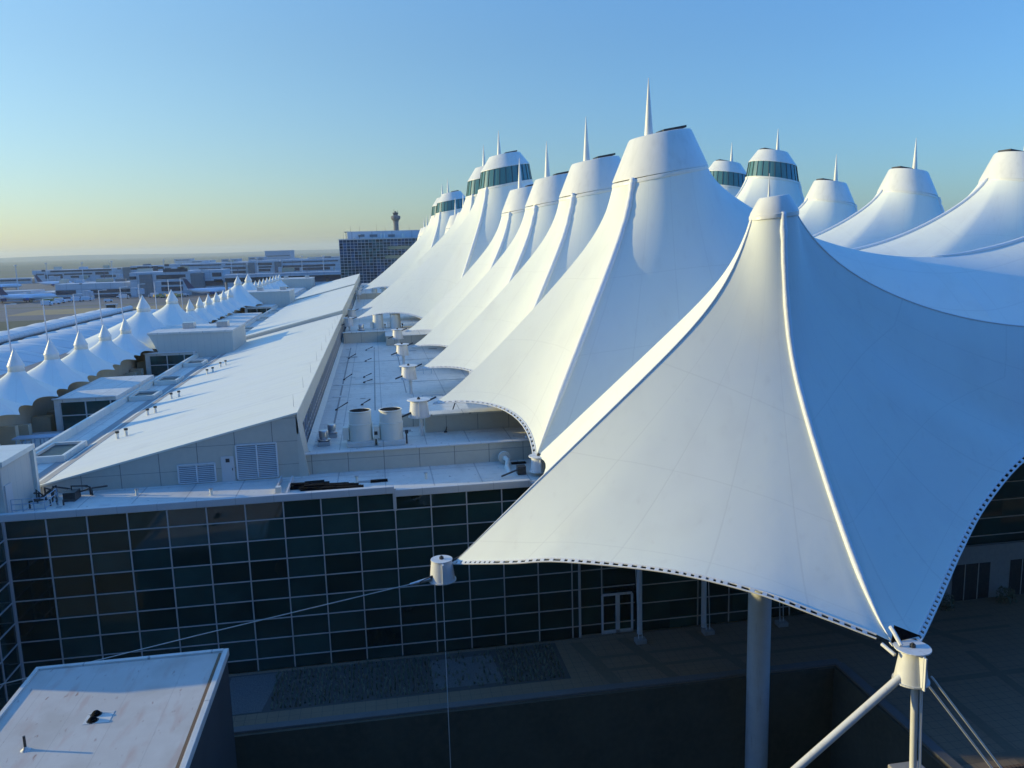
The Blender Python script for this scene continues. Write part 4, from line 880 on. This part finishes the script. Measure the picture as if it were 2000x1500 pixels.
# lamps
def lamp(x, y, zt_):
    r = thing('street_lamp', 'tall thin grey lamp post with a short arm to the right', 'street lamp', (x, y, ZG), 'tall lamp posts in a line behind the side tents')
    part('post', MB().bar((x, y, ZG), (x, y, zt_), .22, .12, 8), MT['steel'], r, smooth=True)
    part('arm', MB().bar((x, y, zt_-.1), (x+1.9, y+.1, zt_+.05), .07, n=6), MT['steel'], r)
    part('lamp_head', MB().box(x+1.1, y-.2, zt_-.08, x+2.1, y+.25, zt_+.08), MT['lamp'], r, bevel=.03)
    return r
L0 = lamp(-75, 185.8, -9.2); L0['label'] = 'first tall lamp post from the left, at the picture edge'
for i in range(1, 9): copy_tree(L0, (-75, 185.8+19.9*i, ZG), '%s tall lamp post from the left behind the side tents' % ORD[i])
# clear-span billboard-like shelter beyond the vaults
r = thing('bus_shelter', 'long low shelter with a dark panel beside the taxiway', 'shelter', (0, 0, 0))
p0, p1 = at(206, 596, 372), at(228, 592, 372)
part('roof', MB().box(p0.x, 371, p0.z, p1.x, 374, p0.z+.35), MT['bwall'], r); part('panel', MB().box(p0.x+.4, 371.6, p0.z-1.6, p1.x-.6, 371.9, p0.z-.01), MT['dark'], r)
part('leg', MB().bar((p0.x+.2, 372, ZG), (p0.x+.2, 372, p0.z), .15, n=6), MT['steel'], r); part('leg', MB().bar((p1.x-.2, 372, ZG), (p1.x-.2, 372, p0.z), .15, n=6), MT['steel'], r)

# ------------------------------------------------------------------ far buildings
def blk(root, name, px0, py0, px1, py1, Y, depth, m, zb=None, off=0.0):
    a, b_ = at(px0, (py0), Y), at(px1, py1, Y); cx = (px0+px1)/2
    zt_ = at(cx, py0, Y).z; z0 = at(cx, py1, Y).z if zb is None else zb
    return part(name, MB().box(a.x, Y+off, z0, b_.x, Y+depth, zt_), m, root)
def building(name, label, Y, blocks, wins, cat='building', group=None):
    r = thing(name, label, cat, (at(blocks[0][0], 500, Y).x, Y, ZG), group)
    for (x0, y0, x1, y1, dp, m, nm) in blocks: blk(r, nm, x0, y0, x1, y1, Y, dp, MT[m], zb=(ZG if y1 is None else None) if y1 is None else None)
    for (x0, y0, x1, y1) in wins: blk(r, 'window_band', x0, y0, x1, y1, Y, 0.25, MT['bwin'], off=-0.3)
    return r
def blk_y1(y1): return y1
# wrap: y1 None means down to the ground
_old = blk
def blk(root, name, px0, py0, px1, py1, Y, depth, m, zb=None, off=0.0):
    cx = (px0+px1)/2; zt_ = at(cx, py0, Y).z; z0 = ZG if py1 is None else at(cx, py1, Y).z
    return part(name, MB().box(at(px0, py0, Y).x, Y+off, z0, at(px1, py0, Y).x, Y+depth, zt_), m, root)
YA = 585
building('concourse_building', 'near concourse with white wall bands and dark windows, left of the grey pylon', YA,
         [(107, 553, 273, 565, 30, 'bwall', 'upper_wall'), (60, 571.5, 107, None, 30, 'bwall', 'annex'), (107, 565.2, 273, None, 28, 'bwall', 'wall'), (-60, 570, 59.8, None, 24, 'bwall', 'annex')],
         [(109, 567, 148, 575.5), (175, 564.5, 270, 571), (180, 574, 262, 580), (64, 577, 105, 581), (120, 580, 170, 584), (-40, 575, 50, 578), (155, 553.5, 160, 555), (88, 572.2, 97.5, 578)])
building('concourse_building', 'tall centre block of the near concourse with two grey pylons', YA-4,
         [(252, 531, 372, None, 34, 'bwall', 'wall'), (272.5, 536, 297, None, 33, 'greyp', 'pylon'), (372.2, 533.5, 397, None, 33, 'greyp', 'pylon')],
         [(305, 536.5, 362, 544.5), (315, 550, 357, 556), (315, 560, 357, 568), (318, 524.5, 366, 530.8), (253, 540, 266, 546)])
# pylons stand proud of the wall
for o in [x for x in bpy.data.objects if x.name.startswith('pylon')]: o.location.y -= 1.5
building('concourse_building', 'right part of the near concourse behind the far side tents', YA,
         [(397.2, 527, 436, None, 28, 'bwall', 'wall'), (436.2, 541, 470, None, 26, 'bwall', 'wall'), (470.2, 545, 668, None, 26, 'bwall', 'wall')],
         [(401, 548, 436, 558), (414, 532.5, 432, 540), (418, 545.2, 434, 551), (440, 546.5, 470, 551.5), (475, 546, 560, 550), (570, 545, 668, 550)])
r = thing('pedestrian_bridge', 'long pale bridge band across the concourse reaching the glass office block', 'bridge', (-80, 470, ZG))
p0, p1, p2, p3 = at(438, 537, 470), at(667, 529, 470), at(438, 543.5, 470), at(667, 538.5, 470)
part('deck', MB().box(p0.x, 470, p2.z, p1.x, 478, p0.z), MT['bwall'], r)
part('underside', MB().box(p0.x, 471, p2.z-2.2, p1.x, 477, p2.z-.01), MT['bwin'], r)
for i in range(9): x = lerp(p0.x, p1.x, i/8); part('pier', MB().bar((x, 474, ZG), (x, 474, p2.z-2.2), .7, n=8), MT['conc'], r)
YB = 980
building('concourse_building', 'far concourse at the left with long white roof lines and a grey pylon', YB,
         [(62, 525, 320, 533, 36, 'bwall', 'upper_wall'), (66, 533.2, 320, None, 34, 'bwall', 'wall'), (240, 522, 254, None, 33, 'greyp', 'pylon'), (254.2, 519, 320, 526, 36, 'bwall', 'upper_wall'), (-20, 544, 62, None, 30, 'bwall', 'annex')],
         [(81, 527, 88, 530.5), (98, 527, 218, 530), (229, 523.5, 236, 526), (70, 535, 86, 537.5), (125, 533.5, 180, 536.5), (138, 538.5, 175, 542), (88, 536, 122, 544), (186, 531, 212, 536), (268, 520.5, 292, 524), (296, 520, 308, 531), (196, 537, 235, 541), (0, 546, 60, 549)])
building('concourse_building', 'far concourse behind the centre block with long dark window lines', YB,
         [(320.2, 514, 484, 521, 36, 'bwall', 'upper_wall'), (324, 521.2, 484, None, 34, 'bwall', 'wall')],
         [(321, 516, 330, 520), (352, 517, 432, 519.2), (440, 514.8, 480, 517), (322, 523, 366, 528), (388, 523.5, 422, 525), (436, 521.5, 480, 526), (438, 529, 480, 534)])
building('concourse_building', 'far concourse near the office block with two grey pylons', YB-6,
         [(484, 509, 545, 514, 36, 'bwall', 'upper_wall'), (484, 514.2, 545, None, 34, 'bwall', 'wall'), (484.5, 513, 497, None, 33.5, 'greyp', 'pylon'), (536, 511, 549, None, 33.5, 'greyp', 'pylon'), (549.2, 506, 664, 512, 36, 'bwall', 'upper_wall'), (549.2, 512.2, 664, None, 30, 'bwall', 'wall')],
         [(501, 513, 531, 518), (505, 520, 530, 523), (505, 525, 528, 530), (552, 509.5, 660, 511.5), (552, 517, 655, 521), (590, 522, 648, 527), (556, 523, 585, 529)])
for o in [x for x in bpy.data.objects if x.name.startswith('pylon') and x.matrix_world.translation.y > 900 or (x.name.startswith('pylon') and x.parent and x.parent.location.y > 900)]: o.location.y -= 2
building('hangar', 'large blue-grey hangar standing above the far concourses', 1900, [(517, 490.5, 568, None, 80, 'hangar', 'wall'), (516, 489.2, 569, 490.4, 84, 'bwall', 'roof')], [(520, 499, 566, 500.5)], 'hangar')
for i, (x0, y0, x1, Y) in enumerate(((432, 506, 464, 1500), (464, 510, 517, 1350), (600, 502, 664, 1500), (372, 508.5, 412, 1700), (569, 506, 599, 1300), (340, 505.5, 372, 2300), (485, 502, 516, 1750))):
    building('cargo_building', '%s pale low building beyond the far concourses' % ['first', 'second', 'third', 'fourth', 'fifth', 'sixth', 'seventh'][i], Y, [(x0, y0, x1, None, 50, 'bwall' if i % 2 else 'hangar', 'wall')], [(x0+3, y0+2, x1-3, y0+3)], group='low buildings beyond the concourses')
# office block
r = thing('office_block', 'dark glass office block with a fine white grid and rooftop plant', 'building', (0, 392, ZG))
YO = 385; p0, p1 = at(662, 469, YO), at(860, 466, YO); zt_ = at(740, 467, YO).z
gl_ = part('glass_wall', MB().box(p0.x, YO, ZG, 34, YO+26, zt_), MT['bluegl'], r); q = MB(); x = p0.x; W = 1.62
while x < 34: q.box(x-.07, YO-.16, ZG, x+.07, YO-.003, zt_); x += W
z = zt_
while z > -22: q.box(p0.x, YO-.14, z-.07, 34, YO-.004, z+.07); z -= 1.3
z = zt_; i = 0
x = YO
while x < YO+26: q.box(p0.x-.12, x-.07, ZG, p0.x-.003, x+.07, zt_); x += 1.9
part('mullions', q, MT['bwall'], gl_)
part('spandrel', MB().box(at(757, 480, YO).x, YO-.19, at(800, 486, YO).z, 33, YO-.165, at(800, 479.5, YO).z), MT['green'], r)
part('spandrel', MB().box(at(752, 500, YO).x, YO-.19, at(800, 504, YO).z, 33, YO-.165, at(800, 497.5, YO).z), MT['green'], r)
part('parapet', MB().box(p0.x-.2, YO-.2, zt_+.002, 34.2, YO+26.2, zt_+.4), MT['coping'], r)
pa, pb_ = at(678, 453, YO+5), at(807, 450, YO+5)
part('penthouse', MB().box(pa.x, YO+5, zt_+.402, 24, YO+20, at(740, 451, YO+5).z), MT['bwall'], r)
pq = MB()
for (a, b_) in ((722, 737), (758, 771), (700, 712)): pq.box(at(a, 460, YO+5).x, YO+4.85, at(a, 463, YO+5).z, at(b_, 460, YO+5).x, YO+4.99, at(a, 458, YO+5).z)
part('louvre', pq, MT['greyp'], r)
for i, (px, py, hh) in enumerate(((684, 441, 3), (702, 442, 4), (735, 438, 4), (752, 442, 3), (670, 452, 2), (799, 442, 2))):
    a = at(px, py, YO+6); tag(MB().bar((a.x, YO+6, at(740, 451.3, YO+5).z if px > 678 else zt_), (a.x, YO+6, a.z), .06, .03, 5).build('antenna', MT['dark']), '%s thin antenna mast on the office block roof from the left' % ORD[i], 'antenna', 'antennas on the office block')
for i, (px, py, s) in enumerate(((675.5, 453, 1.1), (692, 464.5, .65), (702, 458, .6), (709.5, 465, .45))):
    a = at(px, py, YO+1.5); d_ = thing('satellite_dish', '%s white satellite dish from the left on the office block roof' % ORD[i], 'satellite dish', (a.x, YO+1.5, zt_+.4), 'satellite dishes')
    part('dish', MB().lathe((a.x, YO+1.5, a.z), [(.02, -s*.4), (s*.6, -s*.25), (s, .1*s), (s*.95, .14*s), (s*.55, -s*.12), (.02, -s*.25)], 18), MT['slope'], d_, smooth=True)
    dd_ = d_.children[0] if d_.children else None
    part('stand', MB().bar((a.x, YO+1.5, zt_+.4), (a.x, YO+1.5, a.z-s*.3), .1, n=6), MT['dark'], d_)
for i, (px) in enumerate((744, 750, 785.5, 788.5)):
    a = at(px, 456, YO+3.5); tag(MB().bar((a.x, YO+3.5, zt_+.4), (a.x, YO+3.5, a.z), .28, n=10).build('flue', MT['slope'], smooth=True), '%s slim white flue from the left on the office block roof' % ORD[i], 'flue', 'flues')
# control tower
YT = 1250; cx_ = at(774, 450, YT).x
def tz(py): return at(774, py, YT).z
r = thing('control_tower', 'grey air traffic control tower rising behind the office block', 'control tower', (cx_, YT, ZG)); k = YT/F_PX
part('shaft', MB().lathe((cx_, YT, 0), [(5.3*k, ZG), (4.9*k, tz(452)), (4.8*k, tz(436)), (5.6*k, tz(431)), (8.2*k, tz(428))], 16), MT['tower'], r)
part('lower_deck', MB().lathe((cx_, YT, 0), [(8.3*k, tz(428)), (9.0*k, tz(426)), (9.0*k, tz(422.5)), (7.0*k, tz(421.2)), (4.8*k, tz(421))], 16), MT['tower'], r)
part('cab', MB().lathe((cx_, YT, 0), [(4.2*k, tz(420.9)), (4.9*k, tz(417.6)), (5.6*k, tz(416.6))], 12), MT['bwin'], r)
part('cab_roof', MB().lathe((cx_, YT, 0), [(5.8*k, tz(416.5)), (5.4*k, tz(415)), (1.8*k, tz(414.6)), (1.5*k, tz(412.3))], 12), MT['dark'], r)
part('aerials', MB().bar((cx_-2, YT, tz(414)), (cx_-2, YT, tz(409)), .3, n=5).bar((cx_+3, YT, tz(414)), (cx_+3, YT, tz(411)), .3, n=5), MT['dark'], r)

# aircraft, jet bridges and vehicles on the apron
def aircraft():
    r = thing('aircraft', '', 'aircraft', (0, 0, 0), 'aircraft parked at the concourses')
    MB().tube([(0, 0, 0)], 1) if False else None
    part('fuselage', MB().tube([(-16, 0, 3.4), (-14.5, 0, 3.4), (-12, 0, 3.4), (8, 0, 3.4), (13, 0, 3.9), (17, 0, 4.5)], [.2, 1.2, 1.75, 1.75, 1.1, .25], 14), MT['planeW'], r, smooth=True)
    for s in (-1, 1):
        part('wing', MB().add([(-3, s*1.2, 2.6), (3, s*1.2, 2.6), (7, s*15, 3.4), (5, s*15, 3.4), (-3, s*1.2, 2.95), (3, s*1.2, 2.95), (7, s*15, 3.5), (5, s*15, 3.5)], [(0, 3, 2, 1), (4, 5, 6, 7), (0, 1, 5, 4), (1, 2, 6, 5), (2, 3, 7, 6), (3, 0, 4, 7)]), MT['planeW'], r)
        part('engine', MB().lathe((0, 0, 0), [(.8, -1.6), (.95, -1), (.9, .6), (.5, 1.6)], 12), MT['planeB'], r)
        e = r.children[-1] if r.children else [x for x in bpy.data.objects if x.parent == r][-1]
        part('tailplane', MB().add([(13.5, s*.4, 4.4), (16.5, s*.4, 4.6), (18, s*5.2, 4.9), (16.8, s*5.2, 4.9), (13.5, s*.4, 4.55), (16.5, s*.4, 4.75), (18, s*5.2, 5), (16.8, s*5.2, 5)], [(0, 3, 2, 1), (4, 5, 6, 7), (0, 1, 5, 4), (1, 2, 6, 5), (2, 3, 7, 6), (3, 0, 4, 7)]), MT['planeW'], r)
    part('tail_fin', MB().prism([(11.5, 4.6), (16.2, 4.8), (19.0, 11.2), (16.6, 11.2)], 1, -.18, .18), MT['planeR'], r)
    part('landing_gear', MB().bar((-11, 0, .1), (-11, 0, 2), .25, n=8).bar((1, 2.3, .1), (1, 2.3, 2.7), .35, n=8).bar((1, -2.3, .1), (1, -2.3, 2.7), .35, n=8), MT['dark'], r)
    return r
A0 = aircraft()
eng = [x for x in bpy.data.objects if x.parent == A0 and x.name.startswith('engine')]
for e, s in zip(eng, (-1, 1)): e.location = (0, s*5.2, 2.0); e.rotation_euler = (0, math.pi/2, 0)
spots = [((108, 552), 840, 170, 'distant airliner beyond the left end of the near concourse'), ((200, 545), 850, 100, 'distant airliner tail between the concourses left of the first pylon'), ((530, 528), 880, 80, 'airliner nose-in at the far concourse above the row of side tents'), ((600, 530), 870, 95, 'airliner at the far concourse left of the office block'), ((24, 545), 1020, 185, 'small airliner on the apron beyond the far concourse at the left'), ((58, 589.5), 560, 180, 'blue-white airliner with a dark tail at the left below the near concourse'), ((418, 566), 560, 175, 'airliner partly hidden behind the middle side tents'),
         ((8, 590), 565, 200, 'airliner cut off by the left picture edge'), ((5, 560), 800, 180, 'small distant airliner at the left edge beside the far concourse'), ((630, 531), 860, 90, 'airliner tail beside the office block'), ((463, 534), 900, 95, 'airliner between the two concourses')]
for i, ((px, py), Y, rot, lb) in enumerate(spots):
    o = A0 if i == 0 else copy_tree(A0, label=lb); q = at(px, py, Y); o.location = (q.x, Y, ZG+.01); o.rotation_euler.z = rad(rot); o['label'] = lb
def vehicle(kind):
    r = thing(kind, '', 'vehicle', (0, 0, 0)); L = 6 if kind == 'service_truck' else 4.6; H = 2.9 if kind == 'service_truck' else 1.9
    part('body', MB().prism([(-L/2, .5), (L/2, .5), (L/2, 1.3), (L/2-.5, H*.72), (L/2-1.3, H*.75), (L/2-1.4, H), (-L/2, H)], 1, -1, 1), MT['vanW'], r, bevel=.06)
    part('window', MB().box(L/2-1.25, -1.02, 1.3, L/2-.65, 1.02, H*.68), MT['bwin'], r)
    for sx in (-1, 1):
        for s in (-1, 1): part('wheel', MB().bar((sx*L*.32, s*.75, .42), (sx*L*.32, s*1.05, .42), .42, n=12), MT['black'], r)
    return r
for i, (px, Y) in enumerate(((30, 760), (90, 900), (160, 830), (218, 930), (320, 930), (452, 760), (503, 800), (590, 840), (632, 800))):
    q = at(px, 520, Y); mm_ = thing('apron_light_mast', '%s tall thin apron light mast from the left among the concourses' % ORD[i], 'light mast', (q.x, Y, ZG), 'apron light masts')
    part('pole', MB().bar((q.x, Y, ZG), (q.x, Y, -6), .45, .25, 6), MT['steel'], mm_); part('lamp_ring', MB().lathe((q.x, Y, -6), [(1.4, 0), (1.4, .7)], 8), MT['steel'], mm_)
vt = vehicle('service_truck'); vc = vehicle('service_van'); first = {0: True, 1: True}; rnd = random.Random(21)
vpos = [(118, 592), (131, 590), (150, 589), (236, 582), (243, 583.5), (326, 579), (345, 577.5), (357, 579), (300, 580), (212, 590), (92, 597), (362, 577), (170, 588), (110, 594)]
for i, (px, py) in enumerate(vpos):
    t_ = i % 2; src = (vt, vc)[t_]; q = atz(px, py, ZG); o = src if first[t_] else copy_tree(src); first[t_] = False
    o.location = (q.x, min(q.y, 574-(i % 3)*4), ZG+.01); o.location.x = at(px, py, o.location.y).x; o.rotation_euler.z = rnd.choice([0, 3.1, .2])
    o['label'] = '%s small white %s, counted along the apron before the near concourse' % (ORD[i], ('truck', 'van')[t_]); o['group'] = 'service vehicles on the apron'
def jetbridge(px0, py0, px1, py1, Y, m, lb):
    a, b_ = at(px0, py0, Y), at(px1, py1, Y); r = thing('jet_bridge', lb, 'jet bridge', ((a.x+b_.x)/2, Y, ZG), 'jet bridges')
    part('tunnel', MB().box(a.x, Y-2.5, b_.z, b_.x, Y+2, a.z), MT[m], r, bevel=.1)
    part('cab', MB().box(a.x-1.5, Y-3.2, b_.z-.3, a.x+1.8, Y+2.4, a.z+.6), MT['bwall'], r); part('leg', MB().box(a.x+2.5, Y-.6, ZG, a.x+4.2, Y+.6, b_.z), MT['steel'], r)
jetbridge(49, 573.5, 63, 580.5, 566, 'tan', 'jet bridge with a cream side above the airliner at the left')
jetbridge(169, 569, 181, 577, 566, 'bwall', 'white jet bridge below the long near concourse')
jetbridge(262, 564, 281, 574, 560, 'bwall', 'cream sunlit jet bridge left of the first grey pylon')
jetbridge(100, 540, 117, 546, 960, 'bwall', 'distant jet bridge at the left end of the far concourse')
jetbridge(159, 538, 172, 544, 960, 'tan', 'distant cream jet bridge at the far concourse')
jetbridge(231, 536, 240, 542, 955, 'bwall', 'distant white jet bridge left of the far pylon')
jetbridge(547, 523, 575, 530, 930, 'tan', 'cream sunlit jet bridge right of the far pylons')
jetbridge(648, 522, 654, 527, 930, 'tan', 'small cream jet bridge beside the office block')
rnd = random.Random(55)
for i, (px, Y, py) in enumerate([(120, 600, 551), (150, 600, 550.5), (200, 600, 548.5), (232, 600, 547), (280, 595, 529.5), (345, 595, 525), (355, 595, 523.5), (415, 600, 526), (110, 1000, 523), (160, 1000, 521.5), (205, 1000, 520.5), (285, 1000, 518), (350, 1000, 513), (400, 1000, 511.5), (450, 1000, 510), (505, 1000, 507.5), (530, 1000, 507), (575, 1000, 505), (610, 1000, 504), (640, 1000, 503)]):
    q = at(px, py, Y); w_ = rnd.uniform(2.2, 5.5); h_ = rnd.uniform(1.2, 2.6)
    u_ = thing('roof_unit', '%s boxy plant unit on the concourse roofs, nearer concourse first, then from the left' % ORD[min(i, 23)], 'plant unit', (q.x, Y+3, q.z-1), 'plant units on the concourse roofs')
    part('housing', MB().box(q.x-w_, Y+3, q.z-3, q.x+w_, Y+7, q.z-1+h_), MT[('galv', 'bwall', 'tan', 'greyp')[i % 4]], u_)
# clutter of carts beneath the near concourse
rnd = random.Random(31)
cart = thing('baggage_cart', '', 'cart', (0, 0, 0)); part('body', MB().box(-1.6, -.8, .5, 1.6, .8, 1.9), MT['vanY'], cart, bevel=.05)
part('wheel', MB().bar((-1, -.8, .3), (-1, .8, .3), .3, n=8), MT['black'], cart); part('wheel', MB().bar((1, -.8, .3), (1, .8, .3), .3, n=8), MT['black'], cart)
for i in range(24):
    px = 86+i*2.6 if i < 14 else 300+(i-14)*6; o = cart if i == 0 else copy_tree(cart); Y = rnd.uniform(556, 577); q = at(px, 585, Y)
    o.location = (q.x, Y, ZG+.01); o.rotation_euler.z = rnd.uniform(0, 3); o['label'] = 'small cart among those parked before the near concourse'; o['group'] = 'carts parked before the near concourse'

# hotel behind the photographer, whose window the view is from
ho = thing('hotel_building', 'tall pale hotel behind the viewpoint', 'building', (0, -20, ZG))
part('wall', MB().box(-75, -34, -30, 95, -4.5, 16), mat('hotel_cladding', (0.045, 0.07, 0.095), 0.5, noise=(0.3, 0.4, (0.03, 0.045, 0.06))), ho)
q = MB()
for i in range(9): q.box(-74, -4.499, -24+i*4.2, 94, -4.35, -21.8+i*4.2)
part('window_band', q, MT['glass'], ho)

# ------------------------------------------------------------------ haze
hz = MB().box(-16000, -3100, ZG-1.5, 16000, 15000, 95)
ho_ = hz.build('haze', None) if False else None
me = bpy.data.meshes.new('haze'); me.from_pydata(hz.v, [], hz.f); hzo = bpy.data.objects.new('haze', me); COL.objects.link(hzo)
hm = bpy.data.materials.new('haze_air'); hm.use_nodes = True; n = hm.node_tree; n.nodes.clear()
out = n.nodes.new('ShaderNodeOutputMaterial'); pv = n.nodes.new('ShaderNodeVolumePrincipled'); pv.inputs['Density'].default_value = 0.000085
pv.inputs['Color'].default_value = (0.90, 1.0, 0.98, 1); pv.inputs['Anisotropy'].default_value = 0.2
n.links.new(pv.outputs[0], out.inputs['Volume']); me.materials.append(hm); hzo['kind'] = 'stuff'; hzo['label'] = 'thin blue haze over the far airfield'; hzo['category'] = 'haze'
